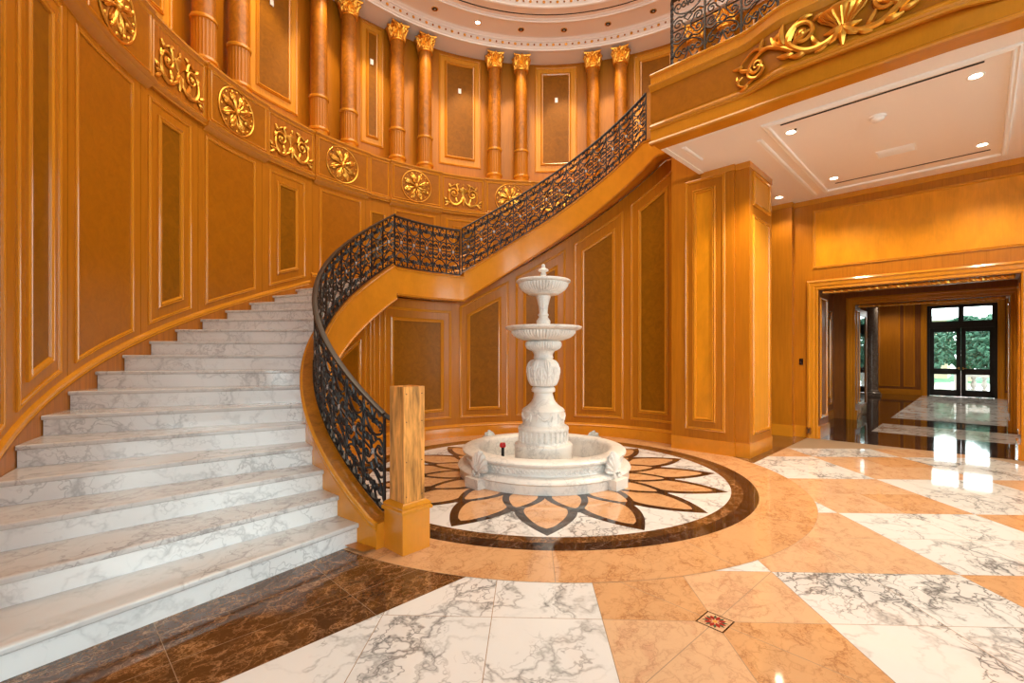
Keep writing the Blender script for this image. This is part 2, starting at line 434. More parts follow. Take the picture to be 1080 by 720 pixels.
# frieze band
fz = struct(shell(CW, RW - .035, .6, 30, 232, 4.77, 5.58, 'wood', 'trim_1', 110))
b = mb('edge')
sweep(b, arcpath(CW, RW - .03, 232, 30, 4.70, 110), [(-.03, 0), (.012, 0), (.022, .018), (.012, .03), (.040, .05), (.05, .065), (.034, .085), (-.03, .1)])
sweep(b, arcpath(CW, RW - .03, 232, 30, 5.50, 110), [(-.03, 0), (.01, 0), (.018, .02), (.01, .03), (.03, .05), (.045, .06), (.045, .085), (-.5, .09), (-.5, 0)])
b.build('cornice', fz)
DIV = [223, 210.5, 198.6, 185.0, 173.7, 160.5, 149.4, 136.2, 130.7, 117.4, 105.8, 92.4, 80.2, 67, 55, 42]
ROUND = [204.5, 192.6, 167.8, 143.1, 124.2, 99.2, 73.6]
mpF = cylmap(CW, RW - .035); SF = lambda a: rad(a) * (RW - .035)
BRK = .035
mpR = cylmap(CW, RW - .035 - BRK)
PF = [(0, 0), (0, .012), (.012, .02), (.026, .01), (.03, 0)]
for a0, a1 in zip(DIV[1:], DIV[:-1]):
    mid = (a0 + a1) / 2
    urn_bay = min(abs(mid - x) for x in (179.35, 154.95, 111.6, 86.3, 61)) < 2
    round_bay = min(abs(mid - x) for x in (204.5, 191.8, 167.15, 142.8, 124.05, 99.1, 73.6, 48.5)) < 1.5
    if round_bay:
        b = mb('wood'); n = 14; rows = []
        for i in range(n + 1):
            a = a0 + (a1 - a0) * i / n; rows.append([polar(CW, a, RW - .035 - BRK, 4.77), polar(CW, a, RW - .035 - BRK, 5.54), polar(CW, a, RW - .03, 5.54), polar(CW, a, RW - .03, 4.77)])
        b.grid(rows, closev=True); b.fill(rows[0]); b.fill(rows[-1][::-1]); b.build('breakfront', fz)
        b = mb('edge')
        sweep(b, arcpath(CW, RW - .03 - BRK, a0 - .1, a1 + .1, 4.70, 14), [(-.03 - BRK, -.055), (-.02 - BRK, -.05), (-.012 - BRK * .4, -.022), (.012, 0), (.022, .018), (.012, .03), (.040, .05), (.05, .065), (.034, .085), (-.03 - BRK, .1)])
        sweep(b, arcpath(CW, RW - .03 - BRK, a0 - .1, a1 + .1, 5.50, 14), [(-.03 - BRK, 0), (.01, 0), (.018, .02), (.01, .03), (.03, .05), (.045, .06), (.045, .085), (-.03 - BRK, .09)])
        b.build('cornice', fz)
        R1_ = RW - .035 - BRK
        panel(fz, mpR, rad(a0) * R1_ + .045, rad(a1) * R1_ - .045, 4.81, 5.505, 'panel', 8, PF)
    else:
        panel(fz, mpF, SF(a0) + .035, SF(a1) - .035, 4.80, 5.515, 'woodred' if urn_bay else 'panel', 8, PF)
b = mb('wood')
for a in DIV:
    d = Vector((-math.sin(rad(a)), math.cos(rad(a)), 0)); o = polar(CW, a, RW - .05, 4.78)
    b.boxc(o - d * .033, d * .066, (polar(CW, a, RW) - polar(CW, a, RW - .03)), (0, 0, .76))
b.build('pilaster_strip', fz)

# gilded ornaments -------------------------------------------------
def spiral2(cx, cy, r, turns, a0, sg, n=22, r1=.12):
    return [(cx + r * (1 - (1 - r1) * i / n) * math.cos(a0 + sg * turns * 2 * PI * i / n), cy + r * (1 - (1 - r1) * i / n) * math.sin(a0 + sg * turns * 2 * PI * i / n)) for i in range(n + 1)]
def bez(p, n=12):
    """Catmull-Rom through points"""
    out = []; q = [p[0]] + list(p) + [p[-1]]
    for i in range(1, len(q) - 2):
        for k in range(n):
            t = k / n
            out.append(tuple(.5 * (2 * q[i][c] + (q[i + 1][c] - q[i - 1][c]) * t + (2 * q[i - 1][c] - 5 * q[i][c] + 4 * q[i + 1][c] - q[i + 2][c]) * t * t + (3 * q[i][c] - q[i - 1][c] - 3 * q[i + 1][c] + q[i + 2][c]) * t ** 3) for c in (0, 1)))
    out.append(tuple(p[-1])); return out
def t2(b, pts, r, mp, h, n=6, taper=None):
    k = len(pts) - 1
    rr = [r * (taper(i / k) if taper else 1) for i in range(k + 1)]
    tube(b, [mp(p[0], p[1], h) for p in pts], rr, n)
def leaf2(b, x, y, ang, L, w, mp, h, curl=.4):
    """acanthus lobe: a swollen tapered body with a mid-rib"""
    d = (math.cos(ang), math.sin(ang)); q = (-d[1], d[0]); pts = []
    for i in range(7):
        t = i / 6; pts.append((x + d[0] * L * t + q[0] * curl * L * t * t, y + d[1] * L * t + q[1] * curl * L * t * t))
    t2(b, pts, w, mp, h, 6, lambda t: .35 + 1.0 * math.sin(PI * min(.98, t * .9 + .08)))
mpG = cylmap(CW, RW - .04)
def local(mp, s0, z0): return lambda x, y, h=0.0: mp(s0 - x, z0 + y, h)
def roundel(a, label):
    lm = local(cylmap(CW, RW - .04 - BRK), rad(a) * (RW - .04 - BRK), 5.15)
    e = empty('gold_roundel', polar(CW, a, RW - .04 - BRK, 5.15), label, 'ornament', 'gilded roundels on the frieze')
    b = mb('gold'); c = [(.335 * math.cos(2 * PI * i / 48), .335 * math.sin(2 * PI * i / 48)) for i in range(48)]
    tube(b, [lm(p[0], p[1], .012) for p in c], .013, 6, closed=True); b.build('rim', e)
    b = mb('burlcap'); b.fill([lm(.33 * math.cos(2 * PI * i / 48), .33 * math.sin(2 * PI * i / 48), .006) for i in range(48)]); b.build('disc', e)
    b = mb('gold')
    for k in range(8):
        t = k * PI / 4 + PI / 8; d = (math.cos(t), math.sin(t))
        leaf2(b, .05 * d[0], .05 * d[1], t, .21, .021, lm, .024, .0)
        for s in (1, -1): leaf2(b, .15 * d[0], .15 * d[1], t + s * .75, .10, .019, lm, .02, -s * .5)
        ell(b, lm(.27 * d[0], .27 * d[1], .018), lm(1, 0) - lm(0, 0), lm(0, 1) - lm(0, 0), (lm(0, 0, 1) - lm(0, 0)) * .02, 6, 4) if False else None
        P = lm(.275 * d[0], .275 * d[1], .02)
        ell(b, P, Vector((.026, 0, 0)), Vector((0, .026, 0)), Vector((0, 0, .03)), 7, 5)
        t += PI / 8; d = (math.cos(t), math.sin(t))
        leaf2(b, .09 * d[0], .09 * d[1], t, .13, .011, lm, .014, .3); ell(b, lm(.29 * d[0], .29 * d[1], .01), Vector((.018, 0, 0)), Vector((0, .018, 0)), Vector((0, 0, .018)), 6, 4)
    ell(b, lm(0, 0, .03), Vector((.055, 0, 0)), Vector((0, .055, 0)), Vector((0, 0, .055)), 10, 6)
    b.build('rosette', e)
    return e
RL = ['gold roundel on the frieze at the far left edge of the picture', 'gold roundel left of the first urn relief, cut by the top edge',
      'gold roundel between the two leftmost urn reliefs of the frieze', 'gold roundel right of the second urn relief, left of a narrow plain frieze panel',
      'fully visible gold roundel above the stair landing railing', 'gold roundel half hidden behind the upper stair railing', 'gold roundel behind the top of the upper stair railing']
for a, l in list(zip(ROUND, RL))[1:]: roundel(a, l)
def urn(a, label):
    lm = local(mpG, rad(a) * (RW - .04), 5.15)
    e = empty('gold_urn_relief', polar(CW, a, RW - .04, 5.15), label, 'ornament', 'gilded urn and scroll reliefs on the frieze')
    b = mb('gold'); X = Vector((1, 0, 0))
    prof = [(.012, -.10), (.03, -.08), (.018, -.05), (.06, .0), (.115, .05), (.13, .075), (.10, .085), (.04, .11), (.012, .15)]
    rows = []
    for i in range(9):
        t = PI * i / 8
        rows.append([lm(r * math.cos(t), y + .04, .004 + .45 * r * math.sin(t)) for r, y in prof])
    b.grid(rows); b.build('urn', e)
    b = mb('gold'); leaf2(b, 0, .18, PI / 2, .07, .012, lm, .02, 0); b.build('finial', e); b = mb('gold')
    for k in (-.6, 0, .6): leaf2(b, 0, -.05, -PI / 2 + k, .20 - abs(k) * .12, .022, lm, .02, 0)
    b.build('palmette', e)
    for s in (-1, 1):
        b = mb('gold')
        pth = bez([(0, -.08), (.06 * s, -.17), (.16 * s, -.24), (.27 * s, -.22), (.33 * s, -.12), (.33 * s, 0)], 8)
        t2(b, pth, .022, lm, .016, 6, lambda t: .7 + .5 * math.sin(PI * t))
        sp = spiral2(.215 * s, .01, .115, 1.6, 0 if s > 0 else PI, s, 30, .12)
        t2(b, sp, .018, lm, .018, 6, lambda t: 1.1 - .5 * t)
        ell(b, lm(.215 * s, .01, .02), Vector((.035, 0, 0)), Vector((0, .035, 0)), Vector((0, 0, .035)), 8, 5)
        t2(b, bez([(.12 * s, .07), (.15 * s, .17), (.19 * s, .21), (.26 * s, .17), (.33 * s, .19)], 6), .02, lm, .016, 6, lambda t: 1.2 - .8 * t)
        for (x, y, g, L) in ((.30, -.20, -.3, .12), (.36, -.16, .2, .1), (.20, -.24, 2.4, .1), (.33, .0, 1.2, .09), (.27, .13, .6, .1), (.13, -.20, .9, .12), (.35, -.22, -1.0, .1), (.17, .19, 2.2, .09)):
            leaf2(b, x * s, y, g if s > 0 else PI - g, L, .02, lm, .016, .35 * s)
        b.build('scroll', e)
UL = ['gold urn and scroll relief on the frieze nearest the left edge', 'second gold urn and scroll relief from the left, between two roundels', 'gold urn relief on reddish frieze panel above the stair landing', 'gold urn relief behind the upper stair railing']
for a, l in zip((179.35, 154.95, 111.6, 86.3), UL): urn(a, l)

# ------------------------------------------------------------------ gallery wall above, columns
wu = struct(shell(CW, RU, .2, -28, 232, 5.5, 8.9, 'wood', 'wall_gallery', 120))
mpU = cylmap(CW, RU); SU = lambda a: rad(a) * RU
for a0, a1 in ((105.6, 116.2), (81.2, 91.8), (56.8, 67.4), (149.2, 159.4), (173.7, 183.9), (32, 42.5), (7, 18)):
    panel(wu, mpU, SU(a0), SU(a1), 6.01, 8.61, 'lightwood', 10, MOULD, (SU(a0 + 1.5), SU(a1 - 1.45), 6.18, 8.46), 'dark')
panel(wu, mpU, SU(129.7), SU(135.2), 6.03, 8.64, 'lightwood', 6, MOULD, (SU(131.0), SU(133.9), 6.18, 8.49), 'dark')
def capital(b, C, z0, z1, r):
    H = z1 - z0
    lathe(b, [(r * .98, z0 - .02), (r * 1.12, z0 - .01), (r * 1.14, z0 + .008), (r * 1.0, z0 + .02)], C, 24)
    prof = [(r * (1.02 + .26 * (i / 26) ** 1.6), z0 + .02 + (H - .06) * i / 26) for i in range(27)]
    def carve(a, q, z, j):
        f = j / 26; o = 0
        for ph, lo, hi in ((0, -.02, .46), (.5, .22, .80), (.25, .5, 1.0)):
            g = (f - lo) / (hi - lo)
            if 0 <= g <= 1:
                k = abs((a * 8 / (2 * PI) + ph) % 1 - .5) * 2; w = .95 * (1 - g ** 3)
                if k < w: o = max(o, .010 + .038 * g ** 2.0 * (1 - .5 * (k / w) ** 2) + .013 * math.cos(k / w * 3.4 * PI) * (1 - .4 * g))
        return q + o
    lathe(b, prof, C, 120, mod=carve)
    for k in range(4):
        a = PI / 4 + k * PI / 2 + ANG; o = Vector((math.cos(a), math.sin(a), 0)); tt = Vector((-o.y, o.x, 0))
        for s in (-1, 1):
            c = Vector((C[0], C[1], z1 - .075)) + o * (r * 1.30) + tt * (.035 * s)
            ell(b, c, o * .05, Vector((0, 0, .05)), tt * .03, 10, 5)
    ax = [Vector((math.cos(ANG + k * PI / 2), math.sin(ANG + k * PI / 2), 0)) for k in range(2)]
    R1 = r * 1.32; rows = []
    for zz, kk in ((z1 - .04, .96), (z1 - .02, 1.03), (z1, 1.03)):
        ring_ = []
        for q in range(4):
            a = ANG + PI / 4 + q * PI / 2
            for t in (0, .25, .5, .75):
                p = Vector((math.cos(a), math.sin(a), 0)) * (1 - t) + Vector((math.cos(a + PI / 2), math.sin(a + PI / 2), 0)) * t
                ring_.append(Vector((C[0], C[1], zz)) + p * (R1 * 1.42 * kk * (1 - .22 * math.sin(PI * t))))
        rows.append(ring_)
    b.grid(rows, closev=True); b.fill(rows[-1]); b.fill(rows[0][::-1])
    for k in range(4):
        o = Vector((math.cos(ANG + k * PI / 2), math.sin(ANG + k * PI / 2), 0)); ell(b, Vector((C[0], C[1], z1 - .04)) + o * (r * 1.35), Vector((.035, 0, 0)), Vector((0, .035, 0)), Vector((0, 0, .035)), 8, 5)
ANG = 0
def column(a, label):
    global ANG
    P = polar(CW, a, 5.345); C = (P.x, P.y); ANG = rad(a); r = .153
    e = empty('corinthian_column', (P.x, P.y, 5.592), label, 'column', 'gilt-capital columns of the gallery', 'thing')
    b = mb('edge'); lathe(b, [(0, 5.592), (r * 1.3, 5.592), (r * 1.3, 5.66), (r * 1.08, 5.67), (r * 1.1, 5.74), (r * 1.24, 5.755), (r * 1.27, 5.78), (r * 1.22, 5.805), (r * 1.05, 5.82)], C, 32); b.build('base', e)
    b = mb('wood'); lathe(b, [(r * 1.04, 5.81), (r * 1.04, 6.37)], C, 72, mod=lambda t, q, z, j: q + .004 * math.cos(t * 24)); b.build('lower_drum', e)
    b = mb('edge'); lathe(b, [(r * 1.0, 6.35), (r * 1.16, 6.36), (r * 1.2, 6.385), (r * 1.16, 6.41), (r * 1.0, 6.42)], C, 32); b.build('neck_ring', e)
    b = mb('burlcap'); lathe(b, [(r, 6.4), (r, 7.2), (r * .93, 8.36)], C, 32); b.build('shaft', e)
    b = mb('gold'); capital(b, C, 8.33, 8.662, r * .97); b.build('capital', e)
CLAB = {167.15: 'column above the roundel between the two leftmost urn reliefs', 142.8: 'column of the pair flanking the narrow gallery panel on its left', 124.05: 'column of the pair above the landing railing roundel', 99.1: 'column of the pair left of the rightmost lit gallery panel', 73.6: 'column of the pair behind the top of the upper railing', 191.8: 'column of the pair at the top left corner', 49: 'column of the pair behind the balcony railing'}
for c in (167.15, 142.8, 124.05, 99.1, 73.6, 48.9):
    for s, w in ((3.5, 'left'), (-3.5, 'right')):
        key = c if c in CLAB else 49
        column(c + s, 'gilt-capital wooden ' + w + ' ' + CLAB[key])
for i, (a, zz, l) in enumerate(((154.8, 7.80, 'white cover plate in the gallery panel nearest the left, at the top edge'), (132.6, 7.82, 'white cover plate in the narrow gallery panel'), (111.0, 7.81, 'white cover plate in the gallery panel above the landing'), (86.4, 7.79, 'white cover plate in the rightmost full gallery panel'))):
    b = mb('plate'); p = polar(CW, a, RU - .02, zz); d = Vector((-math.sin(rad(a)), math.cos(rad(a)), 0)); n = -Vector((math.cos(rad(a)), math.sin(rad(a)), 0))
    b.boxc(p - d * .035 - Vector((0, 0, .058)) - n * .003, d * .07, n * .012, (0, 0, .116))
    b.boxc(p - d * .028 - Vector((0, 0, .050)) + n * .009, d * .056, n * .004, (0, 0, .10))
    tag(b.build('cover_plate'), l, 'plate', 'white plates in the gallery panels')

# ------------------------------------------------------------------ round ceiling
b = mb('ceil')
lathe(b, [(5.85, 8.672), (5.12, 8.70), (5.10, 8.70)], CW, 128)
b.mat(M['white']); lathe(b, [(5.10, 8.70), (5.10, 8.685), (5.07, 8.685), (5.065, 8.715), (5.04, 8.725), (5.03, 8.75), (4.99, 8.765), (4.955, 8.80), (4.93, 8.80), (4.92, 8.825), (4.885, 8.835), (4.87, 8.855), (4.83, 8.86)], CW, 128)
b.mat(M['ceil']); lathe(b, [(4.83, 8.86), (4.37, 8.86)], CW, 128)
b.mat(M['white']); lathe(b, [(4.37, 8.86), (4.365, 8.84), (4.34, 8.84), (4.33, 8.862), (4.29, 8.872), (4.285, 8.885)], CW, 128)
b.mat(M['ceil']); lathe(b, [(4.285, 8.885), (4.192, 8.885)], CW, 128)
b.mat(M['black']); lathe(b, [(4.192, 8.885), (4.192, 8.93), (4.160, 8.93), (4.160, 8.885)], CW, 128)
b.mat(M['ceil']); lathe(b, [(4.160, 8.885), (3.98, 8.885)], CW, 128)
b.mat(M['white']); lathe(b, [(3.98, 8.885), (3.975, 8.87), (3.94, 8.88), (3.92, 8.92), (3.86, 8.95), (3.83, 9.0), (3.76, 9.02), (3.7, 9.08)], CW, 128)
b.mat(M['ceil']); lathe(b, [(3.7, 9.08), (3.2, 9.35), (2.4, 9.62), (1.4, 9.8), (.5, 9.86), (.02, 9.87)], CW, 128)
ce = struct(b.build('ceiling'))
b = mb('gold')
for R, zz, n, s in ((4.985, 8.765, 210, 1.0), (3.88, 8.935, 170, .9)):
    for k in range(n):
        a = 360 * k / n
        if not (20 < a < 200): continue
        p = polar(CW, a, R, zz); o = Vector((math.cos(rad(a)), math.sin(rad(a)), 0)); t = Vector((-o.y, o.x, 0))
        b.mat(M['gold'] if k % 2 else M['burlcap']); q = .034 if k % 2 else .022
        ell(b, p - o * .012, t * q * s, o * .02, Vector((0, 0, q * .95 * s)), 6, 4)
b.build('gilded_bead_moulding', ce)
# flat foyer ceiling around the circle
b = mb('ceil'); n = 96; rows = []
for k in range(n + 1):
    a = 360 * k / n; o = Vector((math.cos(rad(a)), math.sin(rad(a)), 0)); m_ = max(abs(o.x), abs(o.y))
    rows.append([polar(CW, a, 5.3, 8.71), Vector((CW[0], CW[1], 8.71)) + o * (13.0 / m_)])
b.grid(rows); struct(b.build('ceiling_foyer'))
def downlight(p, n, label, group, r=.055, lit=True):
    """recessed lamp: trim ring, dark reflector and glowing lens"""
    p = Vector(p); e = empty('downlight', p, label, 'ceiling light', group)
    b = mb('brass' if group.startswith('ring') else 'plate')
    C = (p.x, p.y); lathe(b, [(r * .82, p.z + .012), (r * .84, p.z - .004), (r * 1.1, p.z - .008), (r * 1.18, p.z - .002), (r * 1.18, p.z + .004)], C, 24); b.build('trim_ring', e)
    b = mb('lamp' if lit else 'black'); b.fill([Vector((p.x + r * .84 * math.cos(2 * PI * k / 20), p.y + r * .84 * math.sin(2 * PI * k / 20), p.z + (.004 if lit else .002) - .004)) for k in range(20)]); b.build('lens', e)
    if not lit:
        b = mb('rosette'); ell(b, p - Vector((0, 0, .012)), Vector((r * .35, 0, 0)), Vector((0, r * .35, 0)), Vector((0, 0, .014)), 10, 5); b.build('bulb', e)
RLB = {121.1: 'unlit recessed ceiling light left of the lit one on the round ceiling', 109.0: 'glowing white recessed light on the round ceiling', 96.7: 'unlit ceiling light just right of the glowing one', 84.6: 'unlit ceiling light second right of the glowing one', 72.5: 'unlit ceiling light third right of the glowing one', 60.4: 'unlit ceiling light beside the balcony railing'}
for a, l in RLB.items(): downlight(polar(CW, a, 4.622, 8.857), None, l, 'ring of lights in the round ceiling', .062, a == 109.0)

# ------------------------------------------------------------------ drum wall under the upper flight
RS_IN, RS_OUT, RD = 2.655, 2.815, 2.93
def z_up(a): return 2.957 + .0300 * (118.3 - a)
def s_top(a):
    if a > 147.0: return max(nosing(a) + .165, .225)
    if a > 118.3: return 2.885
    return z_up(a)
def s_bot(a):
    if a > 146.0: return 1.965 + .0305 * (160.3 - a)
    if a > 118.3: return 2.44
    if a > 42: return 2.445 + .0302 * (118.3 - a)
    return 4.76
wd = struct(shell(CF, RD, .12, 35, 214, 0, lambda a: max(.05, s_bot(a) - (.03 if a > 145.5 else -.002)), 'wood', 'wall_drum', 110))
mpD = cylmap(CF, RD); SD = lambda a: rad(a) * RD
lin = lambda z0, k: (lambda s: z0 + k * (117.7 - math.degrees(s / RD)))
for a0, a1 in ((99.1, 117.7), (77.9, 96.5), (56.8, 74.9), (37.5, 54.1)):
    panel(wd, mpD, SD(a0), SD(a1), .335, lin(2.377, .0280), 'wood', 12, MOULD, (SD(a0 + 2.9), SD(a1 - 2.8), .47, lin(2.155, .0283)), 'dark')
panel(wd, mpD, SD(120.9), SD(147.5), .335, 2.285, 'wood', 14, MOULD, (SD(123.9), SD(144.9), .47, 2.12), 'dark')
panel(wd, mpD, SD(155), SD(174), .335, lambda s: s_bot(math.degrees(s / RD)) - .13, 'wood', 14, MOULD, (SD(157.5), SD(171.5), .47, lambda s: s_bot(math.degrees(s / RD)) - .30), 'dark')
b = mb('edge')
for a in (149.3, 151.6, 153.2): sweep(b, [(polar(CF, a, RD, .2), Vector((-math.cos(rad(a)), -math.sin(rad(a)), 0)), Vector((-math.sin(rad(a)), math.cos(rad(a)), 0))), (polar(CF, a, RD, s_bot(a)), Vector((-math.cos(rad(a)), -math.sin(rad(a)), 0)), Vector((-math.sin(rad(a)), math.cos(rad(a)), 0)))], [(0, -.015), (.015, -.012), (.02, 0), (.015, .012), (0, .015)])
b.build('stile_bead', wd)
b = mb('string'); sweep(b, arcpath(CF, RD, 213.5, 35, 0, 90), [(0, 0), (.05, 0), (.05, .14), (.04, .17), (.05, .185), (.035, .205), (.012, .215), (0, .225)])
b.build('baseboard_drum', wd)

# ------------------------------------------------------------------ staircase
st = empty('marble_staircase', polar(CF, 235, 3.8, 0), 'curved white marble staircase with wooden stringers sweeping up round the fountain', 'staircase')
def zone(a): return (a + 720) % 360
def step(k, a_front, a_back, z, thick=.17):
    """one stair: riser body and a tread slab with rounded nosing"""
    b = mb('riser'); b.off = rnd(); n = 5; ro = lambda a: outer(a)
    rows = []
    for i in range(n + 1):
        a = a_front + (a_back - a_front) * i / n
        rows.append([polar(CF, a, RS_OUT, z - thick), polar(CF, a, RS_OUT, z - .03), polar(CF, a, ro(a), z - .03), polar(CF, a, ro(a), z - thick)])
    b.grid(rows, closev=True); b.fill(rows[0]); b.fill(rows[-1][::-1])
    s = b.build('step', st)
    b = mb('tread'); b.off = rnd()
    rows = []
    fr = a_front + .42 * (1 if a_front > a_back else -1)
    seq = [fr - .0, fr] + [a_front + (a_back - a_front) * i / n for i in range(1, n + 1)]
    for side_i, a in enumerate([fr, fr, fr] + [a_front + (a_back - a_front) * i / n for i in range(0, n + 1)]):
        zt_, zb_ = (z - .008, z - .026) if side_i == 0 else ((z - .003, z - .030) if side_i == 1 else (z, z - .034))
        aa = a + (.06 if side_i == 0 else (.03 if side_i == 1 else 0.0)) * (1 if a_front > a_back else -1)
        rows.append([polar(CF, aa, RS_OUT - .012, zb_), polar(CF, aa, RS_OUT - .012, zt_), polar(CF, aa, ro(a), zt_), polar(CF, aa, ro(a), zb_)])
    b.grid(rows, closev=True); b.fill(rows[0]); b.fill(rows[-1][::-1])
    b.build('tread', s, ang=60)
def outer(a):
    """distance from the stair centre to the wall skirting in direction a"""
    d = (math.cos(rad(a)), math.sin(rad(a))); ox, oy = CF[0] - CW[0], CF[1] - CW[1]; R = RW - .036
    bb = ox * d[0] + oy * d[1]; return -bb + math.sqrt(bb * bb - (ox * ox + oy * oy - R * R))
for k in range(1, 17):
    step(k, 360 + A0 + DA * k - .42, 360 + A0 + DA * (k + 1) - 1.6, k * RISE, .17 if k > 1 else .165)
b = mb('tread'); n = 16; rows = []
for i in range(n + 1):
    a = A_L1 - .1 + (117.5 - A_L1) * i / n
    rows.append([polar(CF, a, RS_IN + .05, LAND - .16), polar(CF, a, RS_IN + .05, LAND), polar(CF, a, outer(a), LAND), polar(CF, a, outer(a), LAND - .16)])
b.grid(rows, closev=True); b.fill(rows[0]); b.fill(rows[-1][::-1]); b.build('landing', st)
DU = (118.3 - 46.3) / 13
for k in range(13):
    a = 118.3 - DU * k; step(18 + k, a, a - DU - 1.2, LAND + RISE * (k + 1))
NEWEL = Vector((-.81, 3.615, 0)); NA = rad(47); AX1 = Vector((-math.sin(NA), math.cos(NA), 0))
def clampa(a, R):
    """keep the foot of the stringer clear of the newel plinth"""
    if a < 236: return a
    lo, hi = 234.0, 246.0
    for _ in range(30):
        m_ = (lo + hi) / 2; p = polar(CF, m_, R) - NEWEL
        if p.dot(AX1) > .1245: lo = m_
        else: hi = m_
    return min(a, lo)
def stringer(name, a0, a1, n, top, bot, curb=True):
    b = mb('string'); rows = []
    for i in range(n + 1):
        a = a0 + (a1 - a0) * i / n; t, q = top(a), bot(a)
        rows.append([polar(CF, clampa(a, r), r, z) for r, z in ((RS_IN, max(0.002, q)), (RS_IN, t - .02), (RS_OUT, t - .03), (RS_OUT, max(0.001, q)), )])
    b.grid(rows, closev=True); b.fill(rows[0]); b.fill(rows[-1][::-1])
    s = b.build(name, st)
    b = mb('burlcap'); rows = []
    for i in range(n + 1):
        a = a0 + (a1 - a0) * i / n; t = top(a)
        rows.append([polar(CF, clampa(a, RS_IN - .012), RS_IN - .012, t - .025), polar(CF, clampa(a, RS_IN - .012), RS_IN - .012, t), polar(CF, clampa(a, RS_OUT - .005), RS_OUT - .005, t - .010), polar(CF, clampa(a, RS_OUT - .005), RS_OUT - .005, t - .025)])
    b.grid(rows, closev=True); b.fill(rows[0]); b.fill(rows[-1][::-1]); b.build('cap', s)
    b = mb('edge')
    if curb: sweep(b, [(polar(CF, clampa(a, RS_OUT - .012), RS_OUT, top(a) - .03), Vector((math.cos(rad(a)), math.sin(rad(a)), 0)), Vector((0, 0, 1))) for a in [a0 + (a1 - a0) * i / n for i in range(n + 1)]], [(-.012, -.05), (.004, -.05), (.014, -.04), (.008, -.028), (.020, -.012), (.022, .004), (.012, .016), (-.006, .020), (-.012, .018)])
    for tt in ((top, -.035, .03), (bot, 0, .026)):
        pth = [(polar(CF, clampa(a, RS_IN + .02), RS_IN, max(.02, tt[0](a)) + tt[1]), Vector((-math.cos(rad(a)), -math.sin(rad(a)), 0)), Vector((0, 0, 1))) for a in [a0 + (a1 - a0) * i / n for i in range(n + 1)]]
        sweep(b, pth, [(-.01, 0), (.010, 0), (.016, tt[2] * .4), (.010, tt[2] * .7), (.018, tt[2]), (-.01, tt[2] + .006)])
    b.build('moulding', s)
    # plastered and panelled underside
    b = mb('wood'); b.grid([[polar(CF, clampa(a, RS_IN + .02), RS_IN + .02, max(.003, bot(a)) + .004), polar(CF, clampa(a, RD - .004), RD - .004, max(.003, bot(a)) + .02)] for a in [a0 + (a1 - a0) * i / n for i in range(n + 1)]]); b.build('soffit', s)
stringer('stringer', 243.5, 147.0, 70, s_top, s_bot)
stringer('landing_fascia', 147.0, 118.0, 24, lambda a: 2.885, lambda a: 2.44)
stringer('stringer', 118.3, 37.0, 60, lambda a: min(z_up(a), 5.1), lambda a: s_bot(a))

# newel post
e = empty('newel_post', (-.81, 3.615, 0), 'unfinished square oak newel post with lighter plinth at the foot of the stair', 'newel post')
def sqbox(b, c, half_, z0, z1, ang):
    ax = [Vector((math.cos(ang + k * PI / 2), math.sin(ang + k * PI / 2), 0)) for k in range(2)]
    b.boxc(Vector((c[0], c[1], z0)) - ax[0] * half_ - ax[1] * half_, ax[0] * 2 * half_, ax[1] * 2 * half_, (0, 0, z1 - z0))
b = mb('string'); sqbox(b, (-.81, 3.615), .123, 0, .305, NA); b.build('plinth', e, smooth=False)
b = mb('edge'); rows = []
for w_, z_ in ((.118, .300), (.138, .305), (.140, .325), (.128, .335), (.132, .350), (.115, .368), (.096, .378)):
    rows.append([Vector((-.81, 3.615, z_)) + Vector((math.cos(NA + PI / 4 + k * PI / 2), math.sin(NA + PI / 4 + k * PI / 2), 0)) * (w_ * 1.4142) for k in range(4)])
b.grid(rows, closev=True); b.build('moulding', e, ang=20)
b = mb('oak'); sqbox(b, (-.81, 3.615), .094, .37, 1.232, NA); b.build('shaft', e, smooth=False)
b = mb('oak'); ax0, ax1 = Vector((math.cos(NA), math.sin(NA), 0)), Vector((-math.sin(NA), math.cos(NA), 0)); c = Vector((-.81, 3.615, 1.232))
for o, p, q in ((-.094, -.094, 0), (.080, -.094, 0)): b.boxc(c + ax0 * o - ax1 * .094, ax0 * .014, ax1 * .188, (0, 0, .012))
for o in (-.094, .080): b.boxc(c + ax1 * o - ax0 * .08, ax1 * .014, ax0 * .16, (0, 0, .012))
b.build('board_edges', e, smooth=False)
b = mb('black')
for zz in (.42, .68, .98, 1.19):
    for s in (-1, 1):
        p = Vector((-.81, 3.615, zz)) - ax1 * .0945 + ax0 * (.07 * s); ell(b, p, ax0 * .005, ax1 * .003, Vector((0, 0, .005)), 8, 4)
b.build('nail_head', e)

